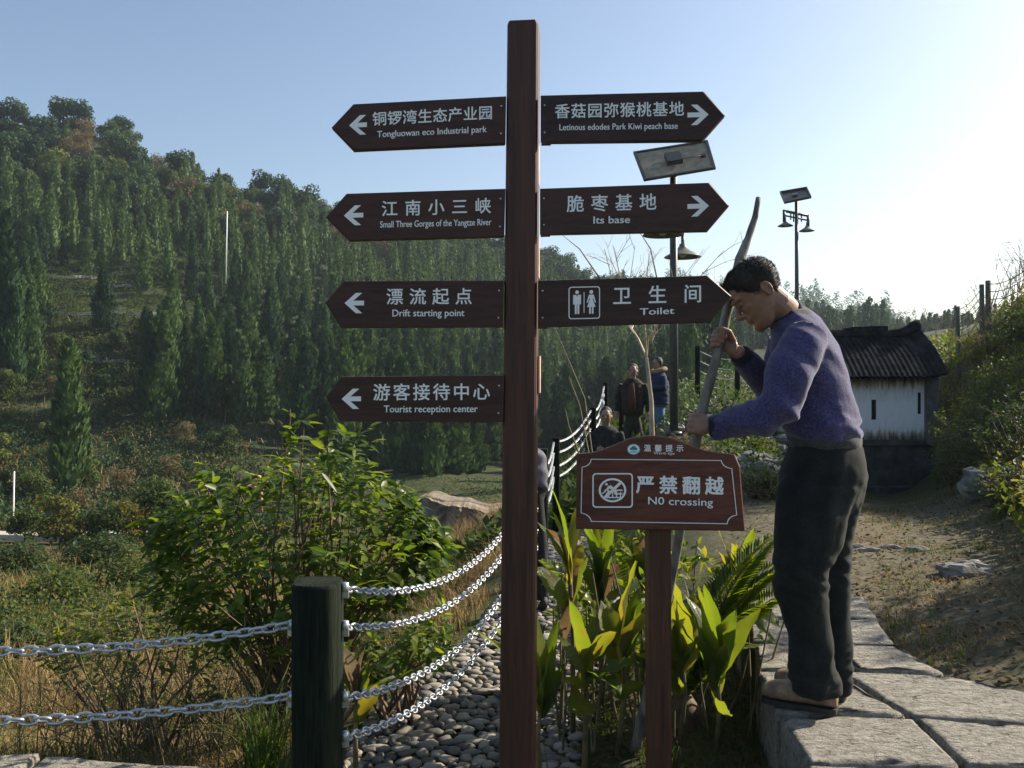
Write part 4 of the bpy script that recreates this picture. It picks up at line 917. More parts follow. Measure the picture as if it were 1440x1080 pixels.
# ------------------------------------------------------------------ foliage generators
def norm_rows(a): return a/(np.linalg.norm(a, axis=1, keepdims=True)+1e-9)
LT = np.array([[0, 0, 0], [.28, .42, 0], [.62, .40, 0], [1, 0, 0], [.62, -.40, 0], [.28, -.42, 0], [.28, 0, -.12], [.64, 0, -.10]])
LF = np.array([[0, 6, 1], [0, 5, 6], [1, 6, 7], [1, 7, 2], [6, 5, 4], [6, 4, 7], [2, 7, 3], [7, 4, 3]])
LT2 = np.array([[0, 0, 0], [.45, .5, .04], [1, 0, 0], [.45, -.5, .04]]); LF2 = np.array([[0, 2, 1], [0, 3, 2]])
def leaves(Pn, D, L, W, full=True, droop=.25, up=None):
    Pn = np.asarray(Pn); n = len(Pn); D = norm_rows(np.asarray(D)); up = np.array([0, 0, 1.]) if up is None else up
    S = np.cross(D, up+.35*rng.normal(size=(n, 3))); S = norm_rows(S); Nn = np.cross(S, D)
    T, F = (LT, LF) if full else (LT2, LF2); L = np.broadcast_to(L, n)[:, None]; W = np.broadcast_to(W, n)[:, None]
    V = np.empty((n, len(T), 3))
    for k, (a, b_, c) in enumerate(T):
        V[:, k] = Pn+D*(a*L)+S*(b_*W)+Nn*(c*W)-np.array([0, 0, 1.])*(droop*a*a*L)
    return V.reshape(-1, 3), (F[None]+(np.arange(n)*len(T))[:, None, None]).reshape(-1, 3)
def merge(parts):
    Vs, Fs, o = [], [], 0
    for V, F in parts: Vs.append(V); Fs.append(F+o); o += len(V)
    return np.concatenate(Vs), np.concatenate(Fs)
def blades(Pn, h, w_, lean=.3, bend=.4):
    Pn = np.asarray(Pn, float); n = len(Pn); a = rng.uniform(0, 2*math.pi, n); d = np.c_[np.cos(a), np.sin(a), np.zeros(n)]; s = np.c_[-np.sin(a), np.cos(a), np.zeros(n)]
    a2 = rng.uniform(0, 6.28, n); s = s*np.cos(a2)[:, None]+d*np.sin(a2)[:, None]
    h = np.broadcast_to(h, n)[:, None]; w_ = np.broadcast_to(w_, n)[:, None]; le = (lean*rng.uniform(.2, 1.6, n))[:, None]
    U = np.array([0, 0, 1.]); p1 = Pn+U*h*.55+d*h*le*.4; p2 = Pn+U*h*(1-bend*le)+d*h*le*1.2
    V = np.stack([Pn-s*w_/2, Pn+s*w_/2, p1-s*w_*.4, p1+s*w_*.4, p2], 1).reshape(-1, 3)
    F = np.array([[0, 1, 3], [0, 3, 2], [2, 3, 4]])
    return V, (F[None]+(np.arange(n)*5)[:, None, None]).reshape(-1, 3)
def stuff(name, V, F, mat, label, cat, uv=None):
    return tag(link(name, mesh_np(V, F, smooth=False), mat, kind='stuff'), label, cat)

M_SHRUB = foliage('glossy_shrub_leaf', [(.03, .058, .013), (.06, .105, .02), (.12, .165, .028), (.22, .23, .045)], .5, .42, spec=.35, nscale=3, objrand=.1, tcol=1.2)
M_BANK = foliage('bank_shrub_leaf', [(.035, .06, .014), (.075, .11, .022), (.15, .17, .036), (.24, .21, .05)], .45, .6, nscale=.9, objrand=.35, tcol=1.1)
M_BANKD = foliage('dark_bank_leaf', [(.02, .042, .013), (.042, .074, .02), (.08, .11, .03)], .4, .6, nscale=1.2, objrand=.25)
M_OLIVE = foliage('ochre_shrub_leaf', [(.10, .07, .025), (.16, .125, .04), (.10, .11, .03), (.22, .17, .07)], .4, .7, nscale=2., objrand=.2)
M_TWIG = simple('twig_bark', [(.05, .032, .02), (.12, .08, .05), (.2, .14, .09)], 10, .85, 'World', bmp=.3)
M_DRY = foliage('dry_grass', [(.13, .09, .04), (.24, .175, .08), (.34, .26, .13), (.16, .15, .05)], .3, .9, spec=.1, nscale=.8, objrand=0)
M_GRASS = foliage('green_grass', [(.03, .06, .012), (.06, .10, .02), (.12, .14, .035)], .35, .7, spec=.2, nscale=1.5, objrand=0)
M_CANNA = foliage('canna_leaf', [(.045, .09, .016), (.085, .14, .024), (.15, .18, .032), (.26, .20, .035)], .5, .38, spec=.45, nscale=2.5, objrand=.35, uvvein=True, island=True, tcol=1.1)
M_LITTER = foliage('fallen_leaf', [(.05, .035, .018), (.10, .065, .03), (.15, .105, .05)], .1, .9, spec=.1, nscale=5, objrand=0)
M_CANDRY = foliage('withered_canna_leaf', [(.09, .06, .03), (.17, .12, .06), (.27, .21, .12)], .3, .8, spec=.15, nscale=6, objrand=.2, uvvein=True)
M_CYC = foliage('palm_frond_leaf', [(.06, .10, .016), (.11, .16, .024), (.19, .22, .036)], .5, .6, spec=.2, nscale=3, objrand=.2)
M_STALK = simple('plant_stalk', [(.05, .05, .02), (.12, .10, .045), (.2, .15, .07)], 12, .8, 'World')

# ------------------------------------------------------------------ broad-leaved shrub beside the near post
def shrub(name, label, base, env, n, leafL, mat, group=None, k=8, stems=10, full=True, stem_r=.008, woody=True, droop=.3, cat='shrub'):
    """env: list of (px, py, d) twig ends"""
    t = thing(name, label, cat, base, group); parts = []; mb = MB()
    ends = np.array(env); base = A(*base)
    c = ends.mean(0)
    for i, e in enumerate(ends):
        up = unit(unit(e-base)+A(0, 0, .5)+.35*rng.normal(size=3)); kk = max(3, int(rng.normal(k, 2)))
        a = rng.uniform(0, 6.28, kk); x = unit(np.cross(up, A(1, .3, .2))); y = np.cross(up, x)
        D = np.cos(a)[:, None]*x+np.sin(a)[:, None]*y+up*rng.uniform(-.1, .9, kk)[:, None]
        Pq = e-up*(rng.uniform(0, 1, kk)**1.5*leafL*1.6)[:, None]
        parts.append(leaves(Pq, D, leafL*rng.uniform(.45, 1.35, kk), leafL*.42*rng.uniform(.8, 1.2, kk), full, droop))
        if woody and i % 5 == 0:
            st = base+A(random.gauss(0, .10), random.gauss(0, .08), 0); m_ = st*.5+e*.5+A(random.gauss(0, .05), random.gauss(0, .05), .08*np.linalg.norm(e-st))
            mb.tube([st, m_, e-up*leafL*.5, e], [stem_r*1.3, stem_r, stem_r*.55, stem_r*.4], 4, caps=False)
    V, F = merge(parts); link('foliage', mesh_np(V, F), mat, t)
    if mb.v: mb.build('stems', M_TWIG, t)
    return t
def env_px(n, x0, x1, top, bot, d0, d1):
    o = []
    while len(o) < n:
        px = random.uniform(x0, x1); ty = np.interp(px, [p[0] for p in top], [p[1] for p in top])+34*nz((px*.055, 1, 1)); by = np.interp(px, [p[0] for p in bot], [p[1] for p in bot])
        u = random.random()**1.15; py = ty+(by-ty)*u; mid = (x0+x1)/2; hw = (x1-x0)/2
        dd = math.sqrt(max(.05, 1-((px-mid)/hw)**2))*min(1, .35+u*1.3); d = (d0+d1)/2+(d1-d0)/2*dd*random.uniform(-1, 1)
        o.append(P(px, py, d))
    return o
base = on(420, 4.75)
ends = env_px(560, 205, 625, [(205, 745), (235, 690), (290, 650), (340, 668), (390, 655), (420, 632), (450, 640), (490, 628), (540, 660), (580, 690), (625, 745)], [(205, 840), (300, 900), (420, 930), (560, 850), (625, 790)], 4.0, 5.4)
ends += [P(x, y, d) for x, y, d in ((408, 575, 4.2), (412, 600, 4.2), (405, 622, 4.2), (418, 612, 4.2), (436, 618, 4.25), (428, 590, 4.2), (490, 604, 4.1), (505, 612, 4.1), (482, 615, 4.1), (520, 600, 4.15), (462, 606, 4.1), (500, 632, 4.1), (470, 640, 4.1), (620, 742, 4.1), (604, 770, 4.1), (590, 800, 4.1), (636, 758, 4.1))]
shrub('leafy_shrub', 'big glossy broad-leaved green shrub behind the near chain post', base, ends, 0, .092, M_SHRUB, k=9, stem_r=.006)
ends = env_px(120, 60, 330, [(60, 880), (130, 850), (210, 800), (330, 850)], [(60, 940), (200, 985), (330, 1010)], 4.4, 5.8)
shrub('leafy_shrub', 'low leafy shrub at the left foot of the big glossy shrub', on(200, 5.0), ends, 0, .075, M_BANK, k=7)
ends = env_px(90, 470, 640, [(470, 900), (560, 880), (640, 850)], [(470, 990), (640, 900)], 3.6, 4.3)
shrub('leafy_shrub', 'low leafy growth under the chains right of the near post', on(545, 4.2), ends, 0, .07, M_SHRUB, k=6)
# flowering top shoot
mb = MB()

# long dry and green grass, brambles
def scatter(n, pxr, dr, keep=None):
    px = rng.uniform(*pxr, n); d = np.exp(rng.uniform(math.log(dr[0]), math.log(dr[1]), n)); p = G(px, d)
    if keep is not None: p = p[keep(px, d)]
    return p
nn_ = lambda p, s: np.array([nz(q*s) for q in p])
p = scatter(36000, (-160, 780), (3.75, 24), lambda px, d: px < np.where(d < 5.6, np.interp(d, [3.7, 4.5, 5.6], [330, 440, 610]), np.minimum(720+1200*fx(d)/d-14, 775))); q = nn_(p, .9); p = p[q > -.25]
V, F = blades(p, rng.uniform(.06, .24, len(p))*np.clip(p[:, 1]/6, .8, 2), .0055*np.clip(p[:, 1]/4.5, 1, 4), .7, .5)
stuff('dry_grass', V, F, M_DRY, 'matted brown dry grass on the slope below the left chains', 'grass')
p = scatter(12000, (-260, 440), (3.6, 7), lambda px, d: px < np.interp(d, [3.7, 4.5, 6, 9], [330, 420, 470, 590])); V, F = blades(p, rng.uniform(.05, .2, len(p)), .005, .9, .55)
stuff('dry_grass', V, F, M_DRY, 'close dry grass just beyond the left kerb stones', 'grass')
p = scatter(5000, (-160, 560), (3.75, 12), lambda px, d: px < np.interp(d, [3.7, 4.5, 6, 9], [330, 440, 540, 590])); q = nn_(p, 1.4); p = p[q > .12]
pp = np.array([on(px, d) for px, d in zip(rng.normal(372, 14, 130), rng.uniform(3.5, 3.8, 130))]); p2 = np.concatenate([p, pp])
p = np.concatenate([p, scatter(900, (470, 800), (3.2, 9), lambda px, d: abs((px-720)/1200*d-np.where(rng.random(len(px)) < .5, fx(d), rx(d))) < .1)]); p2 = np.concatenate([p, pp])
V, F = blades(p2, np.r_[rng.uniform(.1, .28, len(p)), rng.uniform(.25, .62, len(pp))], .008, .45, .4)
stuff('green_grass', V, F, M_GRASS, 'longer green grass among the dry grass beside the near post', 'grass')
p = scatter(9000, (745, 1130), (2.5, 6), lambda px, d: (px > np.interp(d, [2.4, 3, 4.5, 6], [740, 800, 820, 870])) & (px < np.interp(d, [2.5, 3.6, 3.7, 4.9, 6], [1120, 1085, 1068, 1020, 1150]))); q = nn_(p, 2.6); p = p[q > -.05]
V, F = blades(p, rng.uniform(.025, .09, len(p)), .004, .7, .4)
stuff('garden_grass', V, F, M_GRASS, 'short grass and moss on the soil round the warning sign', 'grass')
p = scatter(12000, (1000, 1560), (3.4, 12), lambda px, d: px > np.interp(d, [3.4, 4, 4.6, 6, 9], [1450, 1330, 1250, 1230, 1060])); q = nn_(p, 1.3); p = p[q > .0]
V, F = blades(p, rng.uniform(.02, .08, len(p)), .005, .7, .4)
stuff('sparse_grass', V, F, M_GRASS, 'sparse low grass on the ground before the hut', 'grass')
p = scatter(18000, (1000, 1560), (3.4, 12), lambda px, d: px > np.interp(d, [3.4, 4, 4.6, 6, 9], [1450, 1330, 1250, 1180, 1040])); q = nn_(p, 1.8); p = p[q > -.12]
V, F = blades(p, rng.uniform(.01, .045, len(p)), .005, 1.1, .5); stuff('dead_grass', V, F, M_DRY, 'flattened dead grass on the bare ground before the hut', 'grass')
# fallen leaves and pebbles on the soil
p = np.concatenate([scatter(2600, (760, 1110), (2.6, 5.5)), scatter(6500, (1020, 1560), (3.4, 10), lambda px, d: px > np.interp(d, [3.4, 4, 4.4, 5, 6], [1450, 1330, 1280, 1200, 1020]))]); D = rng.normal(size=(len(p), 3))*A(1, 1, .25)
V, F = leaves(p+UP*.01, D, rng.uniform(.015, .05, len(p)), rng.uniform(.012, .025, len(p)), False, 0)
stuff('leaf_litter', V, F, M_LITTER, 'brown fallen leaf litter on the soil and bare ground', 'leaf litter')
mb = MB(); tips = []
for i in range(240):
    px = random.gauss(260, 120) if i < 170 else random.uniform(-60, 620); d = random.uniform(3.7, 5.2) if i < 170 else random.uniform(4.6, 8)
    if px > np.interp(d, [3.7, 4.5, 6, 9], [330, 440, 540, 600]): continue
    b0 = on(px, d); h = random.uniform(.2, .75); dx = random.gauss(0, .35)
    pa = [b0, b0+A(dx*.3, random.gauss(0, .05), h*.55), b0+A(dx*.7, random.gauss(0, .08), h*.9), b0+A(dx*1.15, random.gauss(0, .12), h*random.uniform(.75, 1.1))]
    mb.tube(pa, [.0035, .003, .0022, .001], 4, caps=False)
    for _ in range(2):
        s = pa[1]+(pa[3]-pa[1])*random.random(); e = s+A(random.gauss(0, .12), random.gauss(0, .1), random.uniform(0, .15)); mb.tube([s, e], [.002, .0008], 3, caps=False)
o = mb.build('bramble_stems', M_STALK, kind='stuff'); tag(o, 'tangle of dry brown bramble stems on the slope left of the near post', 'stems')

# ------------------------------------------------------------------ canna bed
def blade_leaf(base, d, L, W, droop=.4, fold=.25, roll=0., tw=0., n=9, curl=0.):
    """a broad leaf: returns V,F,uv"""
    d = unit(d); side = unit(np.cross(d, UP)+1e-6); 
    Rn = lambda v, ax, a: v*math.cos(a)+np.cross(ax, v)*math.sin(a)+ax*np.dot(ax, v)*(1-math.cos(a))
    V = []; uv = []; p = A(*base); step = L/n; ang = 0
    for i in range(n+1):
        t = i/n; w_ = W*.5*(max(0, math.sin(math.pi*min(1, t**.8*.97+.03)))**.75)*(1 if t < .98 else .1)
        dir_ = Rn(d, side, -droop*t*t*1.6); s = Rn(side, dir_, roll+tw*t); nrm = np.cross(s, dir_)
        for j, u in enumerate((-1, -.55, 0, .55, 1)):
            wav = .06*W*math.sin(t*17+u*2.3+L*37)*abs(u)
            V.append(p+s*u*w_+nrm*(abs(u)*w_*fold+wav-abs(u)**2*w_*curl)); uv.append((u*.5+.5, t*2))
        p = p+dir_*step
    F = [(i*5+j, i*5+j+1, i*5+j+6, i*5+j+5) for i in range(n) for j in range(4)]
    return np.array(V), np.array(F), np.array(uv)
WK = 1.05
def canna(label, px, d, stalk, lvs, mat=None, zoff=-.02, name='canna_plant'):
    """stalk: (dx_px, top py); lvs: (base py, tip px, tip py, depth offset, width, kind)"""
    b0 = on(px, d, zoff); t = thing(name, label, 'plant', b0, 'broad-leaved canna plants'); top = P(px+stalk[0], stalk[1], d)
    mb = MB(); mid = (b0+top)/2+A(random.gauss(0, .015), 0, 0); mb.tube([b0, mid, top], [.013, .010, .006], 7); mb.build('stalk', M_STALK, t)
    lvs = list(lvs)
    for q in range(5): x_ = px+stalk[0]; lvs.append((stalk[1]+random.uniform(20, 80), x_+random.choice((-1, 1))*random.uniform(8, 42), stalk[1]-random.uniform(-10, 85), random.uniform(-.12, .15), random.uniform(.045, .08), 'g' if random.random() < .88 else 'w'))
    for by, tx, ty, dd, W, kd in lvs:
        f = np.clip((by-(540-(b0[2]-CZ)/d*FPX))/(stalk[1]-(540-(b0[2]-CZ)/d*FPX)), 0, 1); s = b0+(top-b0)*f; e = P(tx, ty, d+dd); L = np.linalg.norm(e-s)
        dr = random.uniform(.15, .35) if kd != 'w' else .7
        dv = unit(e-s)+A(0, 0, dr*.55); V, F, uv = blade_leaf(s, dv, L*1.08, W*WK, dr, random.uniform(.12, .4), random.uniform(-.9, .9), random.uniform(-.5, .5))
        me = mesh_np(V, F, uv, True); link('leaf', me, M_CANDRY if kd == 'w' else M_CANNA, t)
    return t
canna('canna with a tall folded pale green leaf left of the warning post', 868, 3.55, (12, 905), [(960, 878, 800, .0, .15, 'g'), (930, 905, 862, -.05, .13, 'g'), (950, 850, 850, .1, .13, 'g'), (985, 905, 960, -.1, .1, 'g'), (900, 920, 840, .15, .14, 'g')])
canna('canna with drooping dark leaves low between the two sign posts', 822, 3.4, (6, 905), [(960, 886, 935, -.1, .14, 'g'), (970, 775, 955, -.05, .11, 'g'), (930, 838, 885, .05, .12, 'g'), (985, 800, 1000, -.15, .12, 'g'), (945, 870, 975, -.2, .1, 'g')])
canna('canna with one long green blade against the signpost pole', 762, 3.3, (2, 960), [(1000, 757, 855, .0, .085, 'g'), (1010, 800, 925, .05, .07, 'g'), (990, 775, 900, .1, .06, 'g')])
canna('canna with a browned hanging leaf right of the signpost', 806, 3.8, (-4, 770), [(860, 757, 800, .0, .11, 'g'), (870, 780, 900, -.1, .09, 'g'), (815, 778, 735, .0, .08, 'w'), (800, 812, 760, .05, .09, 'g'), (840, 795, 905, -.1, .08, 'w'), (850, 825, 785, .1, .09, 'g')])
canna('canna with an orange-edged leaf just right of the warning post', 955, 3.6, (2, 895), [(925, 951, 820, -.05, .14, 'g'), (945, 975, 850, .05, .13, 'g'), (960, 985, 905, .0, .12, 'g'), (970, 930, 880, .1, .12, 'g'), (980, 925, 935, .0, .1, 'g')])
canna('canna with three upright yellow-green blades at the right of the bed', 1008, 3.5, (-2, 905), [(955, 1028, 862, .0, .09, 'g'), (950, 1062, 862, .0, .095, 'g'), (965, 982, 895, -.05, .085, 'g'), (1000, 1024, 1000, -.1, .09, 'g'), (985, 1012, 870, .1, .07, 'g')])
canna('canna behind the palm fronds beside the paving edge', 1052, 4.1, (-8, 800), [(850, 1092, 880, .0, .1, 'g'), (830, 1070, 850, .0, .11, 'g'), (820, 1050, 760, .1, .08, 'g'), (860, 1088, 905, -.05, .09, 'g'), (835, 1020, 800, .1, .09, 'g')])
canna('canna with yellowing leaves in the middle of the bed', 845, 4.1, (0, 780), [(850, 862, 790, .0, .08, 'w'), (840, 822, 800, 0, .09, 'g'), (870, 880, 830, .1, .1, 'g'), (860, 815, 845, -.1, .09, 'g'), (900, 890, 880, -.1, .1, 'g'), (830, 868, 755, 0, .07, 'g')])
canna('withered canna under the warning board', 905, 4.3, (0, 770), [(840, 880, 765, .0, .08, 'g'), (830, 925, 770, .0, .09, 'g'), (860, 892, 880, -.1, .1, 'w'), (870, 920, 850, -.1, .1, 'g'), (820, 900, 745, .1, .07, 'w')])
canna('canna with a long blade lying over the cobbles by the chains', 500, 3.55, (2, 955), [(975, 618, 948, .2, .12, 'g'), (985, 516, 935, .05, .09, 'g'), (990, 488, 900, 0, .08, 'w'), (985, 512, 905, .1, .07, 'w')])
canna('small canna leaf reaching out at the signpost pole over the chain', 742, 3.6, (0, 930), [(955, 664, 885, -.2, .05, 'g'), (960, 700, 905, .1, .05, 'g')])
def palm(label, base, fr, L0):
    t = thing('sago_palm', label, 'palm', base)
    mb = MB(); mb.loft([(A(*base)-UP*.1, A(.07, 0, 0), A(0, .07, 0)), (A(*base)+UP*.06, A(.08, 0, 0), A(0, .08, 0)), (A(*base)+UP*.13, A(.03, 0, 0), A(0, .03, 0))], 0, 2, 12); mb.build('trunk', M_TWIG, t)
    for az, el, L, dr in fr:
        s = A(*base)+UP*.1; d = A(math.cos(az)*math.cos(el), math.sin(az)*math.cos(el), math.sin(el)); n = 60; pts_ = []; p = s
        side = unit(np.cross(d, UP)); 
        for i in range(n+1):
            t_ = i/n; a = -dr*t_*t_; dd = d*math.cos(a)+np.cross(side, d)*math.sin(a); pts_.append(p); p = p+dd*L/n
        pts_ = np.array(pts_); Pn = []; D = []; LL = []
        for i in range(6, n):
            ln = L*.26*math.sin(math.pi*(.12+.86*i/n))**.7; tan = unit(pts_[i+1]-pts_[i]); up = unit(np.cross(side, tan)); up = up if up[2] > 0 else -up
            for sg in (-1, 1): Pn.append(pts_[i]); D.append(side*sg*.85+tan*.55+up*.28); LL.append(ln)
        LL = np.array(LL); V, F = leaves(Pn, D, LL, .014, False, .22)
        fr_ = link('frond', mesh_np(V, F), M_CYC, t); mb = MB(); mb.tube(list(pts_[::3]), [.006*(1-.8*i/len(pts_[::3])) for i in range(len(pts_[::3]))], 4); mb.build('midrib', M_STALK, fr_)
    return t
pb_ = on(962, 3.85); palm('sago palm with arching feathery fronds right of the warning post', pb_, [(.0, 1.12, .88, .75), (.2, 1.22, .9, .7), (-.3, 1.18, .84, .75), (-.1, 1.32, .86, .7), (.1, .98, .8, .8), (.6, 1.1, .8, .8), (1.1, .95, .55, .8), (2.4, .9, .55, .9), (2.9, .7, .5, .9), (-.8, .95, .5, .7), (-2.2, .9, .5, .8), (.0, 1.2, .62, 1.1)], .6)
palm('sago palm with upright fronds under the left half of the warning board', on(862, 4.6), [(1.5, 1.2, .75, .5), (.4, 1.0, .6, .9), (2.6, 1.05, .65, .8), (-1.2, 1.1, .55, .8), (-2.4, .9, .55, .9), (3.6, .8, .5, .8)], .6)
# dry upright stalks in the bed
mb = MB()
for i in range(55):
    px = random.uniform(785, 1060); d = random.uniform(3.6, 4.8); b0 = on(px, d); h = random.uniform(.3, .8); e = b0+A(random.gauss(0, .07), random.gauss(0, .06), h); mb.tube([b0, (b0+e)/2+A(random.gauss(0, .02), 0, 0), e], [.006, .005, .003], 5, caps=False)
o = mb.build('dead_stalks', M_STALK, kind='stuff'); tag(o, 'dead brown plant stalks standing among the cannas', 'stalks')
ends = env_px(260, 780, 1075, [(780, 770), (900, 750), (1075, 790)], [(780, 960), (1075, 900)], 3.7, 4.9)
Vp = [leaves([e]*3, rng.normal(size=(3, 3))+UP*.4, rng.uniform(.04, .09, 3), .035, True) for e in ends]
V, F = merge(Vp); stuff('bed_foliage', V, F, M_CANNA, 'small mixed leaves among the stalks of the bed', 'foliage')

# ------------------------------------------------------------------ lamps
M_PANB = simple('panel_back', [(.17, .14, .08), (.28, .235, .15), (.36, .31, .21)], 9, .6, bmp=.1)
M_PANF = simple('panel_cells', [(.008, .012, .03), (.015, .02, .05)], 30, .2, bmp=0)
M_BELL = simple('lamp_bell_metal', [(.10, .105, .085), (.17, .17, .14), (.22, .22, .19)], 9, .45, bmp=.05)
M_BULB = simple('lamp_glass', [(.6, .58, .5), (.75, .73, .68)], 20, .3, bmp=0)
def bell(mb, c, r, h):
    st = [(A(0, 0, h), .16), (A(0, 0, h*.8), .2), (A(0, 0, h*.55), .38), (A(0, 0, h*.3), .66), (A(0, 0, h*.1), .93), (A(0, 0, 0), 1.0), (A(0, 0, h*.04), .96), (A(0, 0, h*.28), .6), (A(0, 0, h*.5), .3)]
    mb.loft([(A(*c)+o, A(r*k, 0, 0), A(0, r*k, 0)) for o, k in st], 0, 2, 24)
def lamp(label, px, d, pyb, pytop, corners, arms, r, bells, group='solar lamps'):
    c = P(px, pyb, d); t = thing('solar_lamp', label, 'street lamp', c, group); top = P(px+((948-949) if d < 20 else -1), pytop, d)
    mb = MB(); mb.tube([c-UP*.3, c*.5+top*.5, top], [r, r*.92, r*.8], 14); mb.tube([c, c+UP*.05, c+UP*.06], [r*1.9, r*1.9, r], 14); mb.build('pole', M_DARKM, t)
    q = [P(x, y, d+dd) for x, y, dd in corners]; n = unit(np.cross(q[1]-q[0], q[3]-q[0])); n = n if n[1] < 0 else -n   # n faces the viewer (panel underside)
    mb = MB(); k = sum(q)/4
    for i in range(4):
        a, b_ = q[i], q[(i+1) % 4]; ai, bi = a+(k-a)*.07, b_+(k-b_)*.07; mb.add([a, b_, bi, ai]+[p+n*.035*d/12 for p in (a, b_, bi, ai)], [(0, 3, 2, 1), (4, 5, 6, 7), (0, 1, 5, 4), (1, 2, 6, 5), (2, 3, 7, 6), (3, 0, 4, 7)])
    pf = mb.build('panel_frame', M_DARKM, t)
    mb = MB(); ins = [p+(k-p)*.05 for p in q]; mb.add([p+n*.012 for p in ins], [(0, 1, 2, 3)], 0); mb.add([p-n*.004 for p in ins], [(0, 1, 2, 3)], 1); mb.build('solar_panel', [M_PANB if d < 20 else M_DARKM, M_PANF], t)
    mb = MB(); ux_ = unit(q[1]-q[0]); uy_ = unit(q[3]-q[0]); s = np.linalg.norm(q[1]-q[0])
    jb = k+n*.02-ux_*s*.02+uy_*s*-.0; mb.add([jb+ux_*a*s*.10+uy_*b_*s*.11+n*e for a in (-1, 1) for b_ in (-1, 1) for e in (0, .07)], [(0, 1, 3, 2), (4, 6, 7, 5), (0, 4, 5, 1), (2, 3, 7, 6), (0, 2, 6, 4), (1, 5, 7, 3)])
    mb.tube([top-UP*.02, jb+n*.03], [r*.7, r*.9], 8); mb.build('mounting_box', M_DARKM, t)
    if d < 20:
        mb = MB(); jc = k+n*.02+ux_*s*.36+uy_*s*.02; mb.add([jc+ux_*a*s*.03+uy_*b_*s*.025+n*e for a in (-1, 1) for b_ in (-1, 1) for e in (0, .03)], [(0, 1, 3, 2), (4, 6, 7, 5), (0, 4, 5, 1), (2, 3, 7, 6), (0, 2, 6, 4), (1, 5, 7, 3)])
        mb.tube([jb+n*.02, (jb+jc)/2+n*.03+uy_*s*.03, jc+n*.02], .006, 5); mb.build('junction_box', simple('junction_red_brown', [(.07, .02, .012), (.1, .03, .02)], 20, .6), t)
    for a0, a1, rr in arms:
        mb = MB(); mb.tube([P(*a0), P(*a1)], rr, 8); mb.build('arm', M_DARKM, t)
    for bx, by, dd, rad, hh in bells:
        mb = MB(); cc = P(bx, by, d+dd); bell(mb, cc, rad, hh); mb.tube([cc+UP*hh*.95, cc+UP*hh*1.6], rad*.09, 8); sh = mb.build('lamp_shade', M_BELL, t)
        mb = MB(); V, F = ico(cc+UP*hh*.28, rad*.22); mb.add(V, F, 0, True); mb.build('bulb', M_BULB, sh)
d1 = 12.2
lamp('tall solar lamp beside the bare sapling, panel seen between the right boards', 948, d1, 612, 250, [(890.5, 216, .35), (995, 199.5, .35), (1006.5, 238.5, -.25), (905.5, 255.5, -.25)],
     [((930, 305, d1-.5), (965, 320, d1+.5), .022), ((930, 290, d1-.45), (962, 306, d1+.45), .016), ((930, 286, d1-.46), (930, 312, d1-.46), .02), ((960, 305, d1+.44), (960, 336, d1+.44), .02)], .062, [(932, 331, -.5, .28, .2), (960, 362, .45, .275, .2)])
d2 = 30
lamp('smaller solar lamp farther off above the man\'s back', 1121, d2, 515, 275, [(1096.5, 272, .5), (1134.5, 265.5, .5), (1141, 279, -.4), (1103, 287, -.4)],
     [((1102, 296.5, d2), (1137, 303.5, d2), .05), ((1103, 303, d2), (1136, 310, d2), .03), ((1102.5, 295, d2), (1102.5, 312, d2), .05), ((1136.5, 302, d2), (1136.5, 320, d2), .05), ((1112, 299, d2), (1112, 309, d2), .025), ((1116, 300, d2), (1116, 312, d2), .025), ((1127, 302, d2), (1127, 312, d2), .025)], .075, [(1104.5, 318, 0, .27, .2), (1134.5, 325, 0, .27, .2)])

# ------------------------------------------------------------------ the hut
hd = 14.0; hut = thing('hut', 'small old hut with weathered white wall and black tiled roof behind the man', 'hut', P(1240, 695, hd))
M_PLA, nt, b = new_mat('weathered_plaster'); v = coords(nt, 'World'); f = noisy(nt, v, 2.6, 9, .7); f2 = noisy(nt, coords(nt, 'World', (5, 1, .8)), 4, 7, .7); sx = N(nt, 'SeparateXYZ'); nt.links.new(v, sx.inputs[0])
zr = N(nt, 'MapRange', ins={1: P(0, 616, hd)[2], 2: P(0, 534, hd)[2], 3: 0., 4: 1.}); nt.links.new(sx.outputs[2], zr.inputs[0])
edge = ramp(nt, zr.outputs[0], [(1, 1, 1), (.56, .56, .56), (.40, .40, .40), (.66, .66, .66), (1, 1, 1)], [0, .2, .55, .8, 1.])
a = N(nt, 'Math', operation='MULTIPLY_ADD', ins={1: .9}); nt.links.new(f2, a.inputs[0]); s2 = N(nt, 'Math', operation='MULTIPLY_ADD', ins={1: .75, 2: -.45}); nt.links.new(edge, s2.inputs[0]); nt.links.new(s2.outputs[0], a.inputs[2])
c = ramp(nt, a.outputs[0], [(.82, .82, .84), (.72, .72, .73), (.33, .27, .19), (.06, .055, .05)], [.34, .52, .68, .84]); nt.links.new(c, b.inputs['Base Color']); b.inputs['Roughness'].default_value = .95; bump(nt, b, f, .3, .02)
M_OLD = simple('old_dark_stone', [(.03, .032, .032), (.07, .07, .068), (.12, .118, .11)], 4, .9, 'World', bmp=.6, bd=.03, detail=9, spec=.2)
M_TILE = simple('black_roof_tile', [(.010, .010, .012), (.022, .022, .024), (.05, .048, .052)], 5, 1.0, 'World', bmp=.5, bd=.02, spec=.03)
def X_(px, d=hd): return (px-720)/FPX*d
def Z_(py, d=hd): return CZ+(540-py)/FPX*d
mb = MB(); xl, xr = X_(1118), X_(1300); mb.box(((xl+xr)/2, hd+.45, (Z_(520)+Z_(618))/2), xr-xl, .9, Z_(520)-Z_(618)); wl = mb.build('wall', M_PLA, hut)
M_SLIT = simple('slit_dark', [(.01, .01, .01), (.02, .018, .015)], 10, .9, bmp=0)
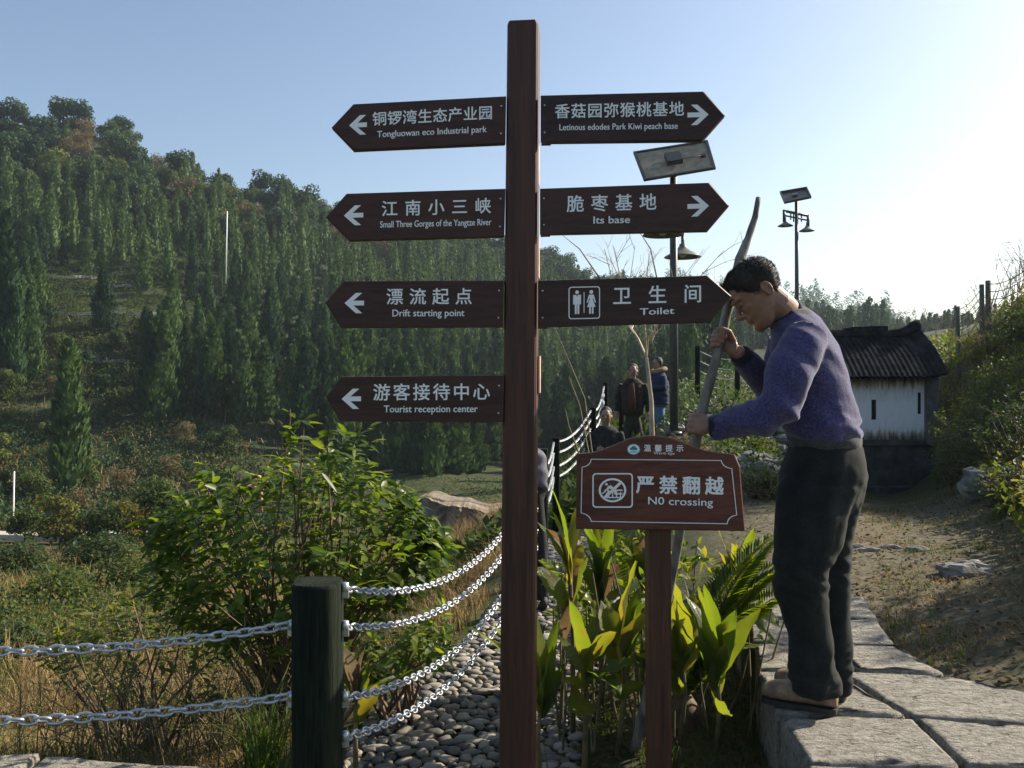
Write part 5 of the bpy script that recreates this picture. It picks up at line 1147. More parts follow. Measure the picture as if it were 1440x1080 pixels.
for x0, y0, x1, y1 in ((1225.5, 562, 1231.5, 590), (1290.5, 552, 1294.5, 582)):
    c = A((X_(x0)+X_(x1))/2, hd-.002, (Z_(y0)+Z_(y1))/2); mb = MB(); mb.box(c, X_(x1)-X_(x0), .012, Z_(y0)-Z_(y1)); mb.build('slit_window', M_SLIT, wl)
mb = MB(); mb.box(((X_(1298)+X_(1314))/2+.02, hd+.3, (Z_(528)+Z_(624))/2), X_(1314)-X_(1298), .8, Z_(528)-Z_(624)); mb.build('corner_pillar', simple('grey_pillar_stone', [(.06, .062, .062), (.11, .11, .108), (.17, .168, .16)], 5, .9, 'World', bmp=.5, bd=.02), hut)
mb = MB(); 
for i, (y0, y1, ex) in enumerate(((618, 626, .06), (626, 684, 0), (683, 690, .28), (690, 704, .34))):
    mb.box(((xl+xr)/2+.07, hd+.45-ex/2, (Z_(y0)+Z_(y1))/2), xr-xl+.22+ex, .9+ex, Z_(y0)-Z_(y1)-.002)
mb.build('plinth', M_OLD, hut)
for i in range(2):
    mb = MB(); mb.box((X_(1235), hd-.42-.3*i, Z_(700)-.02+.11*(1-i)-.1), 1.5, .32, .22); mb.build('step', M_OLD, hut)
# tiled roof: sinusoidal courses, upturned right end
V = []; F = []; nx_, ns = 190, 15; x0, x1 = X_(1108), X_(1316)
for side in (0, 1):
    b0 = len(V)
    for j in range(ns):
        s = j/(ns-1)
        for i in range(nx_+1):
            u = i/nx_; x = x0+(x1-x0)*u+(0 if s > .5 else -(.5-s)*.12*u); up = .13*max(0, (u-.80)/.2)**2*(1-.5*s)
            z = Z_(472)+(Z_(531)-Z_(472))*(s*.85+.15*s*s)-.0+.022*abs(math.cos(u*math.pi*28))+up+.012*((j % 2))*0+.004*nz((x*4, s*5, side))
            y = hd+.45-(.85*s if not side else -.85*s); V.append(A(x, y, z+.012*(j % 2)))
    for j in range(ns-1):
        for i in range(nx_):
            a = b0+j*(nx_+1)+i; q = (a, a+nx_+1, a+nx_+2, a+1); F.append(q if not side else q[::-1])
mb = MB(); mb.add(V, F, 0, False); o = mb.build('roof', M_TILE, hut); sm = o.modifiers.new('thickness', 'SOLIDIFY'); sm.thickness = .05; sm.offset = -1
mb = MB(); rp = [A(x0+(x1-x0)*u-.06*u, hd+.45, Z_(470)+.03+.17*max(0, (u-.80)/.2)**2+.012*nz((u*20, 0, 0))) for u in np.linspace(0, 1, 40)]; mb.tube(rp, [.085]*36+[.09, .10, .105, .09], 8); mb.build('ridge', M_TILE, o)
mb = MB()
for px, py in ((1226, 468), (1215, 470), (1250, 467)): mb.box(A(X_(px), hd+.45, Z_(py)+.09), .3, .18, .07, random.uniform(-.1, .1))
mb.build('ridge_tile', M_TILE, o)

# ------------------------------------------------------------------ right bank: shrubs, poles, wires
def bush(label, px, d, R, n, mat, lf=.07, zc=None, full=False, group=None, cat='shrub', name='shrub', k=6, base=None):
    b0 = on(px, d) if base is None else base; R = A(*R); o = []
    while len(o) < n:
        q = rng.normal(size=3); q = unit(q)*random.random()**.4; 
        if q[2] < -.6: continue
        s = 1+.35*nz(q*2.1+A(px, 0, 0)); o.append(A(*b0)+UP*R[2]*.62+q*R*s)
    return shrub(name, label, b0, o, 0, lf, mat, group, k=k, full=full, stem_r=.006, droop=.2, cat=cat)
GB = 'shrubs on the right bank'
for lb, px, d, R, n, mt, lf in (('yellow-green sunlit shrub right beside the hut roof', 1368, 11.4, (.55, .5, .62), 420, M_BANK, .06),
     ('pale leafy shrub at the right frame edge below the wooden poles', 1425, 11.0, (.6, .5, .55), 400, M_BANK, .06),
     ('dark shrub filling the bank right of the hut pillar', 1345, 12.2, (.38, .5, .6), 330, M_BANKD, .055),
     ('dark low shrub at the foot of the bank behind the grey rock', 1395, 9.6, (.62, .45, .48), 460, M_BANKD, .05),
     ('dark shrub at the right frame edge at mid height', 1452, 9.2, (.5, .45, .5), 420, M_BANKD, .055),
     ('tall loose shrub between hut roof and first wooden pole', 1330, 17.5, (.4, .5, .5), 200, M_BANK, .075),
     ('bushy growth round the foot of the pair of wooden poles', 1395, 16.0, (.75, .6, .42), 380, M_BANK, .08),
     ('dark bushy growth on the bank top at the right frame edge', 1458, 14.0, (.75, .6, .5), 420, M_BANKD, .08),
     ('thin pale shrub against the sky left of the first wooden pole', 1306, 21, (.6, .6, .55), 130, M_OLIVE, .08),
     ('dark shrub just right of the hut plinth', 1352, 10.4, (.4, .4, .5), 380, M_BANKD, .05),
     ('mid green shrub in the middle of the right bank', 1400, 10.6, (.5, .4, .6), 420, M_BANKD, .05),
     ('green shrub at the frame edge low on the right bank', 1440, 8.4, (.45, .4, .5), 380, M_BANKD, .045),
     ('low green shrub in front of the bank by the grey rock', 1420, 7.4, (.3, .3, .3), 260, M_BANKD, .04),
     ('bright yellow-green shrub at mid height on the right bank', 1412, 12.6, (.5, .45, .5), 360, M_BANK, .06),
     ('ochre yellow leafy bush behind the top edge of the warning sign', 962, 10.2, (.40, .3, .33), 520, M_OLIVE, .05),
     ('small ochre bush at the man\'s lower hand', 1003, 9.8, (.2, .2, .2), 160, M_OLIVE, .045),
     ('low green bush behind the man\'s forearm', 1078, 8.6, (.3, .25, .24), 260, M_BANKD, .045),
     ('green tuft on the terrace wall above the man\'s forearm', 1068, 11.6, (.26, .2, .22), 140, M_BANK, .05)):
    bush(lb, px, d, R, n, mt, lf, group=GB if px > 1300 else None)
for i, (px, d, R, n, lb) in enumerate(((1815, 6.15, (.65, .6, 1.3), 700, 'narrow dark shrub outside the right frame edge, the nearest one'), (1668, 12.1, (1.1, 1.1, 2.7), 1100, 'tall dark bush-tree outside the right frame edge near the hut'), (1735, 13.6, (1.1, 1.1, 2.9), 1100, 'tallest dark bush-tree outside the right frame edge'))):
    bush(lb, px, d, R, n, M_BANKD, .09, group='shrubs beyond the right frame edge')
# scrubby small leaves covering the bank
p = scatter(12000, (1325, 1700), (6, 24), lambda px, d: px > np.interp(d, [6, 7, 9, 12, 17, 24], [1440, 1400, 1375, 1345, 1335, 1330])); p = p+np.c_[np.zeros((len(p), 2)), rng.uniform(0, .35, len(p))]
D = rng.normal(size=(len(p), 3))+A(0, 0, .5); V, F = leaves(p, D, rng.uniform(.05, .13, len(p)), .04, False, .2)
stuff('bank_scrub', V, F, M_BANK, 'low leafy scrub covering the bank on the right', 'scrub')
p = np.concatenate([scatter(3000, (1330, 1650), (10, 24)), scatter(3500, (1500, 2100), (4.2, 9))]); V, F = blades(p, rng.uniform(.1, .5, len(p))*np.clip(p[:, 1]/9, .35, 1), .008, .7, .45); stuff('bank_grass', V, F, M_DRY, 'dry tall grass among the scrub on the right bank', 'grass')
mb = MB()
for i in range(150):
    px = random.uniform(1255, 1470); d = random.uniform(14, 23); b0 = on(px, d, .3); h = random.uniform(.4, 1.15); e = b0+A(random.gauss(0, .3), random.gauss(0, .2), h); m_ = (b0+e)/2+A(random.gauss(0, .1), 0, .05)
    mb.tube([b0, m_, e], [.010, .007, .003], 4, caps=False)
    for _ in range(4):
        s = m_+(e-m_)*random.random(); q = s+A(random.gauss(0, .22), random.gauss(0, .2), random.uniform(.02, .35)); mb.tube([s, q], [.005, .002], 3, caps=False)
o = mb.build('bare_twigs', M_TWIG, kind='stuff'); tag(o, 'thin bare twigs sticking up from the right bank against the sky', 'twigs')
M_GPOLE = simple('grey_green_pole', [(.05, .055, .035), (.11, .115, .08), (.17, .17, .13)], 10, .8, stretch=(6, 6, 1), bmp=.3)
poles = []
for px, d, yt, r, lb in ((1347, 19, 431, .055, 'shortest of the grey wooden poles on the right bank'), (1380.5, 17.5, 400, .05, 'left one of the close pair of grey wooden poles on the bank'), (1389.5, 17.5, 394.5, .058, 'right taller one of the close pair of grey wooden poles on the bank'), (1445, 16, 372, .06, 'grey wooden pole on the bank at the right frame edge')):
    b0 = on(px, d, -.2); tp = P(px, yt, d); mb = MB(); mb.tube([b0, (b0+tp)/2+A(.01, 0, 0), tp], [r*1.1, r, r*.92], 10); tag(mb.build('wooden_pole', M_GPOLE), lb, 'pole', 'grey poles on the bank'); poles.append(tp)
for i in range(5):
    for a, b_, w_ in ((poles[0], poles[1], 'between the short pole and the pair of poles'), (poles[2], poles[3], 'between the pair of poles and the frame edge')):
        mb = MB(); o = UP*(-.08-.17*i); mb.tube([a+o*.9+(b_-a)*t-UP*.35*t*(1-t) for t in np.linspace(0, 1, 10)], .009, 4)
        tag(mb.build('wire', M_DARKM), 'dark sagging wire '+w_+', '+['topmost', 'second', 'third', 'fourth', 'lowest'][i]+' of five', 'wire', 'wires on the bank poles')
for k in range(2):
    mb = MB(); mb.tube([P(1393+4*k, 432, 17.4), P(1406+4*k, 392, 22), P(1424+4*k, 340, 30)], .012, 4); tag(mb.build('cable', M_DARKM), 'thin cable rising steeply to the upper right from the pair of poles, '+['left', 'right'][k]+' one', 'cable')

# ------------------------------------------------------------------ bare sapling
sap = thing('bare_tree', 'young bare sapling with a pale sunlit trunk in front of the standing men', 'tree', on(916, 8.4)); mb = MB(); tw_ = MB()
def S(px, py, dd=0): return P(px, py, 8.4+dd)
M_PALE = simple('pale_bark', [(.22, .17, .11), (.4, .32, .22), (.5, .42, .3)], 14, .8, 'World', stretch=(1, 1, .4), bmp=.3)
b0 = on(917, 8.4, -.1); mb.tube([b0, S(917, 612), S(916, 565), S(911, 520), S(909, 503)], [.03, .026, .022, .019, .018], 8); mb.build('trunk', M_PALE, sap)
def branch(mb, a, b_, r, lvl):
    m_ = (a+b_)/2+A(random.gauss(0, .02), random.gauss(0, .03), .02); mb.tube([a, m_, b_], [r, r*.75, r*.4], 5, caps=False)
    if lvl:
        for _ in range(3):
            s = a+(b_-a)*random.uniform(.35, .95); d = unit(b_-a)+.55*A(random.gauss(0, 1), random.gauss(0, 1), random.gauss(.2, .6)); branch(mb, s, s+unit(d)*np.linalg.norm(b_-a)*random.uniform(.3, .6), r*.5, lvl-1)
for a, b_, r in (((909, 503), (884, 455), .014), ((909, 503), (905, 440), .013), ((909, 503), (926, 455), .012), ((884, 455), (862, 345), .008), ((884, 455), (850, 350), .007), ((884, 458), (893, 345), .006), ((905, 440), (915, 352), .006), ((926, 455), (1018, 352), .006), ((926, 455), (990, 350), .005), ((905, 440), (870, 395), .006)):
    branch(tw_, S(*a), S(*b_, random.uniform(-.3, .3)), r, 2 if r > .005 else 1)
tw_.build('limbs', M_PALE, sap)
mb = MB()
for x0, y0, x1, y1, x2, y2, d in ((846, 395, 815, 350, 790, 330, 12), (840, 690, 822, 560, 780, 460, 11), (838, 690, 815, 570, 800, 530, 11), (815, 640, 800, 600, 795, 575, 11), (930, 420, 915, 350, 895, 320, 11)):
    mb.tube([P(x0, y0, d), P(x1, y1, d), P(x2, y2, d)], [.012, .008, .003], 4, caps=False)
o = mb.build('dry_reeds', M_STALK, kind='stuff'); tag(o, 'long thin arching dry reeds beside the chains', 'reeds')

# ------------------------------------------------------------------ valley floor things
bk = thing('retaining_wall', 'curved sunlit stone retaining bank down left of the signpost pole', 'wall', on(640, 25)); V = []; F = []; nn2 = 90
for i in range(nn2+1):
    u = i/nn2; px = 548+u*190; d = 24.5-1.5*math.sin(u*2.2); tp = np.interp(px, [548, 575, 600, 640, 690, 740], [718, 706, 704, 711, 719, 724])+7*nz((u*5, 0, 0))+2*nz((u*17, 1, 0)); bt = np.interp(px, [548, 600, 700, 740], [765, 764, 752, 748])
    for j in range(25):
        v_ = j/24; p = P(px, tp+(bt-tp)*v_, d-.5*v_); V.append(p+A(0, .35*nz(p*1.3)+.22*nz(p*3.1)+.10*nz(p*8), .06*nz(p*3)+.05*nz(p*9)))
    V.append(P(px, tp, d)+A(0, 2.5, -.1))
nr = 26
for i in range(nn2):
    for j in range(24): F.append((i*nr+j, i*nr+j+1, (i+1)*nr+j+1, (i+1)*nr+j))
    F.append((i*nr+25, i*nr, (i+1)*nr, (i+1)*nr+25))
mb = MB(); mb.add(V, F, 0, True); mb.sm = [False]*len(mb.sm); mb.build('stone_face', simple('bank_stone', [(.09, .07, .045), (.17, .135, .095), (.26, .21, .155)], 1.6, .95, 'World', bmp=.8, bd=.08, detail=9), bk)
M_PALEP = simple('pale_concrete', [(.34, .33, .30), (.5, .48, .44)], 4, .8, 'World', bmp=.2)
def ribbon(name, label, cat, ptsx, w_, h, mat=M_PALEP, kind=None):
    mb = MB(); 
    for (a, b_) in zip(ptsx[:-1], ptsx[1:]):
        d = unit(b_-a); s = unit(np.cross(d, UP))*w_; mb.prism([a+s, b_+s, b_-s, a-s], UP*h)
    o = mb.build(name, mat, kind=kind); return tag(o, label, cat) if kind is None else o
ribbon('road_edge', '', '', [on(px, 45, .25) for px in range(-140, 260, 20)], .5, .3, kind='structure')
ribbon('road_edge', '', '', [on(px, 27, .05) for px in range(590, 720, 13)], .22, .1, kind='structure')
for i, (x0, x1, y) in enumerate(((55, 135, 393), (150, 205, 405), (60, 250, 444), (110, 180, 512))):
    # terrace walls of pale stone on the far slope
    ps = []
    for px in np.linspace(x0, x1, 9):
        dd = np.linspace(60, 140, 300); yy = gpy(np.full(300, px), dd); k = int(np.argmin(abs(yy-y))); ps.append(on(px, dd[k], .1)+UP*.25*nz((px*.05, i, 0)))
    ribbon('terrace_wall', f'pale stone terrace edge on the left slope, {["upper left", "upper right", "long middle", "lower"][i]} one', 'wall', ps, .35, .35)
for px, y0, y1, d, lb in ((318.5, 376, 297, 105, 'slender white utility pole standing in the forest on the slope'), (19, 712, 663, 47, 'short white utility pole by the road at the left frame edge')):
    mb = MB(); a, b_ = P(px-1, y0, d)-UP*2, P(px+1, y1, d); mb.tube([a, b_], [.05*d/100+.02, .04*d/100+.02], 8); tag(mb.build('utility_pole', M_LET), lb, 'pole')
tf_ = thing('timber_bench', 'sunlit timber bench frame with slatted back above the big shrub', 'bench', P(358, 705, 22)); M_TIM = simple('sunlit_timber', [(.3, .17, .09), (.45, .28, .16), (.55, .37, .23)], 8, .6, bmp=.2)
mb = MB()
for i in range(3): mb.tube([P(335, 664+6*i, 22.4), P(366, 671+6*i, 22.2)], .045, 6)
mb.build('backrest', M_TIM, tf_); mb = MB(); mb.tube([P(376, 664, 22), P(373, 678, 22), P(365, 690, 22), P(366, 700, 22), P(366, 720, 22)], [.07, .08, .08, .07, .07], 8); mb.build('leg', M_TIM, tf_)
mb = MB(); mb.tube([P(337, 690, 22), P(352, 685, 22), P(366, 690, 22)], .07, 8); mb.build('armrest', M_TIM, tf_); mb = MB(); mb.tube([P(336, 664, 22.4), P(336, 705, 22.4)], .06, 6); mb.build('leg', M_TIM, tf_)

# ------------------------------------------------------------------ hillside trees
M_CYP = foliage('cypress_leaf', [(.012, .032, .016), (.028, .064, .024), (.054, .104, .032), (.09, .138, .040)], .2, .7, spec=.2, nscale=.35, objrand=.55)
M_EVG = foliage('dark_evergreen_leaf', [(.016, .040, .018), (.034, .068, .026), (.06, .098, .034)], .2, .7, spec=.2, nscale=.3, objrand=.5)
M_OLV = foliage('olive_tree_leaf', [(.045, .07, .022), (.08, .11, .032), (.135, .15, .046)], .25, .8, spec=.1, nscale=.3, objrand=.6)
M_BRN = foliage('autumn_tree_leaf', [(.08, .07, .035), (.13, .105, .05), (.18, .135, .068), (.10, .11, .045)], .25, .8, spec=.1, nscale=.3, objrand=.6)
M_YEL = foliage('yellowing_tree_leaf', [(.028, .05, .014), (.05, .075, .018), (.09, .10, .022), (.22, .16, .025)], .3, .7, spec=.1, nscale=.5, objrand=.6)
M_BARK = simple('bark', [(.03, .022, .015), (.07, .05, .035)], 6, .9, bmp=.4)
def cyp_vf(H, R, n, seed):
    r_ = np.random.default_rng(seed); t = r_.random(n)**.85; a = r_.uniform(0, 6.28, n)
    lob = 1+.28*np.sin(a*2+t*11+seed)+.22*np.sin(a*3-t*23+seed*2)+.12*np.sin(t*47+seed)
    prof = R*np.minimum(1, (t/.07+.25))*(1-t)**.62*1.12*lob; rad = prof*np.sqrt(r_.uniform(.35, 1.05, n)); ph = np.c_[rad*np.cos(a), rad*np.sin(a), H*(.03+.95*t)]
    D = np.c_[np.cos(a)*.38, np.sin(a)*.38, np.ones(n)]+.2*r_.normal(size=(n, 3))
    V, F = leaves(ph, D, H*r_.uniform(.05, .10, n)*(1-.35*t), H*r_.uniform(.022, .04, n), False, 0, up=np.c_[np.cos(a), np.sin(a), np.zeros(n)]*1.2)
    cv, cf = loft_vf([(A(0, 0, H*z), A(R*k, 0, 0), A(0, R*k, 0)) for z, k in ((.0, .10), (.06, .55), (.3, .5), (.6, .34), (.85, .13), (.97, .02))], 7, 2)
    cq = [f for f in cf if len(f) == 4]; tri = np.array([(q[0], q[1], q[2]) for q in cq]+[(q[0], q[2], q[3]) for q in cq])
    return merge([(V, F), (np.array(cv), tri)])
CYP = [(1.0, .125), (1.0, .145), (1.0, .115), (1.0, .16), (1.0, .135)]
cyp_me = []
for i, (H, R) in enumerate(CYP):
    V, F = cyp_vf(H, R, 1300, i+3); cyp_me.append((V, F))
cyp_mesh = [mesh_np(V, F) for V, F in cyp_me]
for m_ in cyp_mesh: m_.materials.append(M_CYP)
cyp_low = [cyp_vf(H, R, 420, i+23) for i, (H, R) in enumerate(CYP)]
def crown_vf(seed, H, R, n, blobs, lf, zlo=.30):
    r_ = np.random.default_rng(seed); Pq = []; D = []; UU = []
    cs = [A(0, 0, H*.72)]+[A(R*.62*math.cos(k*2.4+seed)*r_.uniform(.6, 1), R*.62*math.sin(k*2.4+seed)*r_.uniform(.6, 1), H*r_.uniform(zlo, .88)) for k in range(blobs)]
    for c in cs:
        q = norm_rows(r_.normal(size=(n//len(cs), 3))); rr = R*r_.uniform(.32, .52)*r_.uniform(.55, 1.08, len(q))[:, None]; Pq.append(c+q*rr*A(1, 1, .85)); UU.append(q); D.append(np.cross(q, r_.normal(size=q.shape))+.35*q)
    Pq = np.concatenate(Pq); D = np.concatenate(D); return leaves(Pq, D, lf*r_.uniform(.6, 1.3, len(Pq)), lf*.75, False, .1, up=np.concatenate(UU)*1.3)
def trunk_mb(H, R, seed):
    r_ = random.Random(seed); mb = MB(); mb.tube([A(0, 0, -.06*H), A(.02*H, 0, H*.35), A(0, .01*H, H*.75)], [H*.026, H*.018, H*.007], 6)
    for k in range(5): a = k*2.4+seed; z = H*(.35+.08*k); mb.tube([A(0, 0, z), A(math.cos(a)*R*.35, math.sin(a)*R*.35, z+H*.1), A(math.cos(a)*R*.7, math.sin(a)*R*.7, z+H*.2)], [H*.011, H*.008, H*.003], 4, caps=False)
    return mb
def tree_pt(px, d): p = on(px, d); return p
def slope_pick(n, pxr, dr, ok, sep):
    out = []; cells = {}; tries = 0
    while len(out) < n and tries < n*60:
        tries += 1; px = random.uniform(*pxr); d = random.uniform(*dr); X = (px-720)/FPX*d; key = (int(X//sep), int(d//sep))
        if any((key[0]+i, key[1]+j) in cells and min((X-a)**2+(d-b_)**2 for a, b_ in cells[(key[0]+i, key[1]+j)]) < sep*sep for i in (-1, 0, 1) for j in (-1, 0, 1)): continue
        out.append((px, d)); cells.setdefault(key, []).append((X, d))
    q = np.array(out); py = gpy(q[:, 0], q[:, 1]); return [(a, b_, c) for (a, b_), c in zip(out, py) if ok(a, b_, c)]
def ridge_py(px): return np.interp(px, [-500, 0, 150, 300, 450, 600, 760, 870, 1000], [150, 197, 208, 283, 318, 352, 392, 424, 450])
def forest_ok(px, d, py):
    up = py-ridge_py(px)
    if up < 10 or (px < 260 and up < 75 and random.random() > .22): return False
    if px < 480 and up < 28 and random.random() > .3: return False
    if px < 330:
        if px < 62 and 380 < py < 545: return True
        if py > 425 and not (195 < px and 470 < py < 600) : return False
        if 40 < px < 260 and 385 < py < 455: return random.random() < .10
        return True
    return py < np.interp(px, [330, 460, 560, 620, 760, 1000], [600, 645, 665, 672, 655, 560])
sel = slope_pick(1700, (-260, 1010), (60, 186), forest_ok, 2.25); sel.sort(key=lambda s: s[1]-(0 if -20 < s[0] < 1010 else -200))
print('cypress', len(sel))
N_IND = 285; far_parts = []
for i, (px, d, py) in enumerate(sel):
    p = on(px, d, -.3); H = random.choice((random.uniform(3.4, 6), random.uniform(5, 7.5), random.uniform(6.5, 9.4)))*(1.1 if d < 80 else 1); k = i % 5; wd = random.uniform(.8, 1.45)*(6.2/H)**.35
    if i < N_IND:
        o = bpy.data.objects.new('cypress_tree', cyp_mesh[k]); COL.objects.link(o); o.location = [float(x) for x in p]; o.scale = (H*wd, H*wd, H); o.rotation_euler = (random.gauss(0, .03), random.gauss(0, .03), random.uniform(0, 6.28))
        tag(o, 'dark green narrow cypress, one of the dense stand on the lower forested slope', 'tree', 'cypresses on the lower forested slope')
    else:
        V, F = cyp_low[k]; a = random.uniform(0, 6.28); far_parts.append(((V*A(H*wd, H*wd, H))@rot(a).T+p, F))
V, F = merge(far_parts); stuff('upper_forest', V, F, M_CYP, 'mass of cypresses higher up and farther back on the forested hill', 'forest')
# cypresses that stand apart
def lone(px, ybase, ytop, wpx, d, label):
    p = P(px, ybase, d); H = (ybase-ytop)/FPX*d; t = thing('cypress_tree', label, 'tree', p, 'cypresses standing apart'); V, F = cyp_vf(H, wpx/2/FPX*d, 2600, int(px)); link('crown', mesh_np(V+p, F), M_CYP, t)
    mb = MB(); mb.tube([p-UP*.6, p+UP*H*.5], [H*.02, H*.008], 7); mb.build('trunk', M_BARK, t)
def surf_d(px, y, lo=40, hi=160):
    dd = np.linspace(lo, hi, 500); yy = gpy(np.full(500, px), dd); return dd[int(np.argmin(abs(yy-y)))]
for px, yb, yt, wp, lb in ((97, 695, 478, 46, 'tall lone cypress on the scrubby slope at left'), (146, 470, 376, 30, 'single cypress standing on the upper terrace edge'), (38, 480, 372, 30, 'cypress at left beside the terraces, second from the frame edge'), (8, 540, 300, 34, 'tall cypress at the left frame edge'), (14, 500, 425, 26, 'short cypress at the left frame edge on the terraces'), (212, 590, 455, 30, 'left one of the cypress clump at the clearing edge'), (232, 592, 440, 28, 'right one of the cypress clump at the clearing edge')):
    lone(px, yb, yt, wp, surf_d(px, yb), lb)
# broad crowns along the ridge and upper slope
kinds = []
for nm_, mt, H, R, n, bl, lf, lb in (('evergreen_tree', M_EVG, 6, 2.4, 2600, 15, .36, 'round dark evergreen among the trees of the upper slope'), ('olive_tree', M_OLV, 5.2, 2.3, 2200, 13, .34, 'olive green tree among the trees of the upper slope'), ('autumn_tree', M_BRN, 5, 2.2, 1500, 13, .28, 'brown autumn tree among the trees of the upper slope'), ('evergreen_tree', M_EVG, 7.2, 2.1, 2600, 16, .36, 'taller dark evergreen among the trees of the upper slope')):
    for sd in (1, 2):
        V, F = crown_vf(sd*7+len(kinds), H, R, n, bl, lf); tb = trunk_mb(H, R, sd); me = mesh_np(V, F); kinds.append((nm_, me, tb, mt, lb, None))
protos = []
for nm_, me, tb, mt, lb, _ in kinds: protos.append([nm_, me, tb, mt, lb, None])
def plant_tree(k, p, sc, label=None, group='trees of the upper slope'):
    pr = protos[k]
    if pr[5] is None:
        t = thing(pr[0], label or pr[4], 'tree', (0, 0, 0), group); link('crown', pr[1], pr[3], t); pr[2].build('trunk', M_BARK, t); pr[5] = t; t.location = [float(x) for x in p]; t.scale = (sc, sc, sc); return t
    return dup(pr[5], p, random.uniform(0, 6.28), sc, label or pr[4], group)
def upper_ok(px, d, py):
    up = py-ridge_py(px); return -2 < up < np.interp(px, [0, 260, 480, 620, 760, 1000], [92, 85, 40, 26, 20, 18])
su = slope_pick(620, (-60, 980), (95, 194), upper_ok, 3.0); print('upper', len(su))
upper_rest = []
for ii, (px, d, py) in enumerate(su):
    if ii >= 285: upper_rest.append((px, d)); continue
    up = py-ridge_py(px); r = random.random(); 
    if up < 26: k = random.choice((0, 1, 6, 7)) if r < .8 else random.choice((2, 3, 4))
    else: k = random.choice((2, 3)) if r < .4 else random.choice((4, 5)) if r < .55 else random.choice((0, 1, 6))
    plant_tree(k, on(px, d, -.4), random.uniform(.75, 1.25))
parts_ = []
for i, (px, d) in enumerate(upper_rest):
    V, F = crown_vf(i % 3, 5.5, 2.3, 900, 12, .5); parts_.append((V@rot(i).T*random.uniform(.75, 1.1)+on(px, d, -.5), F))
if parts_: V, F = merge(parts_); stuff('upper_wood', V, F, M_EVG, 'wooded mass between the single trees of the upper slope', 'forest')
for i, (px, dy) in enumerate(((402, 0), (425, 0))): 
    d = 152; plant_tree(i, on(px, d, -.2), 1.35, 'big round evergreen standing out on the ridge line, '+['left', 'right'][i]+' of the pair', 'pair of evergreens on the ridge')
for px, s, lb in ((20, 1.5, 'evergreen at the ridge top by the left frame edge'), (90, 1.6, 'tallest dark evergreen on the ridge top at left'), (112, 1.5, 'dark evergreen right of the tallest one on the ridge top'), (170, 1.3, 'dark evergreen where the ridge starts to fall away')): plant_tree(6+(px % 2), on(px, 158, -.8), s*.85, lb)
# scrub on the near valley slope
p = scatter(4600, (-260, 480), (47, 118), lambda px, d: (px < np.interp(d, [46, 60, 72, 84, 118], [470, 400, 330, 260, 250]))); q = np.array([nz(x*.16) for x in p]); p = p[q > -.28]
def clump(p, mat, name, label, lo, hi, kk=8, lf=.22):
    n = len(p); R = rng.uniform(lo, hi, n); q = norm_rows(rng.normal(size=(n, kk, 3)).reshape(-1, 3)).reshape(n, kk, 3); q[:, :, 2] = abs(q[:, :, 2])
    Pq = p[:, None]+q*R[:, None, None]*A(1, 1, .9); V, F = leaves(Pq.reshape(-1, 3), (q+.5*rng.normal(size=q.shape)).reshape(-1, 3), rng.uniform(.6, 1.3, n*kk)*lf, lf*.6, False, .1); stuff(name, V, F, mat, label, 'scrub')
h = int(len(p)*.4)
clump(p[:h], M_OLV, 'olive_scrub', 'olive scrub over the slope below the terraces', .4, 1.3, 34, .26); clump(p[h:h+len(p)//5], M_BRN, 'brown_scrub', 'dry brown scrub over the slope below the terraces', .3, 1.0, 26, .26); clump(p[h+len(p)//5:], M_EVG, 'dark_scrub', 'dark green scrub over the slope below the terraces', .4, 1.5, 36, .28)
p = scatter(2600, (-200, 640), (11, 41)); q = nn_(p, .35); p = p[q > -.12]; n3 = len(p)//3
clump(p[:n3], M_OLV, 'valley_scrub', 'olive scrub in the valley bottom left of the signpost', .15, .8, 40, .085); clump(p[n3:2*n3-n3//3], M_EVG, 'valley_scrub', 'dark scrub in the valley bottom left of the signpost', .2, .7, 34, .085); clump(p[2*n3-n3//3:], M_OLIVE, 'valley_scrub', 'ochre scrub in the valley bottom left of the signpost', .15, .7, 34, .08)
p = scatter(22000, (-200, 640), (8, 42)); q = nn_(p, .5); pg = p[q <= .02]; V, F = blades(pg, rng.uniform(.2, .7, len(pg)), .007*np.clip(pg[:, 1]/5, 1, 5), .7, .5); stuff('valley_grass', V, F, M_GRASS, 'tall green grass between the bushes of the valley bottom', 'grass'); p = p[q > .1]; V, F = blades(p, rng.uniform(.25, .85, len(p)), .006*np.clip(p[:, 1]/5, 1, 5), .7, .5); stuff('valley_grass', V, F, M_DRY, 'tall dry grass between the bushes of the valley bottom', 'grass')
for px, d, R_, n, mt, lb in ((20, 24, (1.1, .9, .8), 520, M_BANKD, 'round green bush below the road at the left frame edge'), (75, 17, (.7, .7, .6), 420, M_BANK, 'yellow-green bush on the valley slope left of the big shrub'), (140, 27, (1.2, 1., .9), 560, M_BANKD, 'dark green bush just below the far road, right of the white pole'), (182, 20, (.8, .7, .75), 460, M_OLV, 'olive bush touching the left outline of the big shrub'), (105, 12, (.42, .4, .36), 320, M_OLIVE, 'small ochre bush low on the valley slope'), (10, 11.5, (.5, .45, .45), 340, M_BANKD, 'green bush low at the left frame edge above the chain'), (-60, 15, (.7, .6, .6), 380, M_BANK, 'bush just beyond the left frame edge')):
    bush(lb, px, d, R_, n, mt, .07+.0035*d, group='bushes on the valley slope', name='bush', cat='bush')
p = scatter(1100, (20, 290), (78, 120), lambda px, d: px < 290); clump(p, M_OLV, 'terrace_scrub', 'scrub and young growth over the upper terraces', .3, 1.0, 26, .26)
p = scatter(2400, (540, 900), (10, 60)); clump(p, M_OLV, 'valley_scrub', 'scrub on the slope behind the chains right of the signpost', .15, .5, 9, .16)
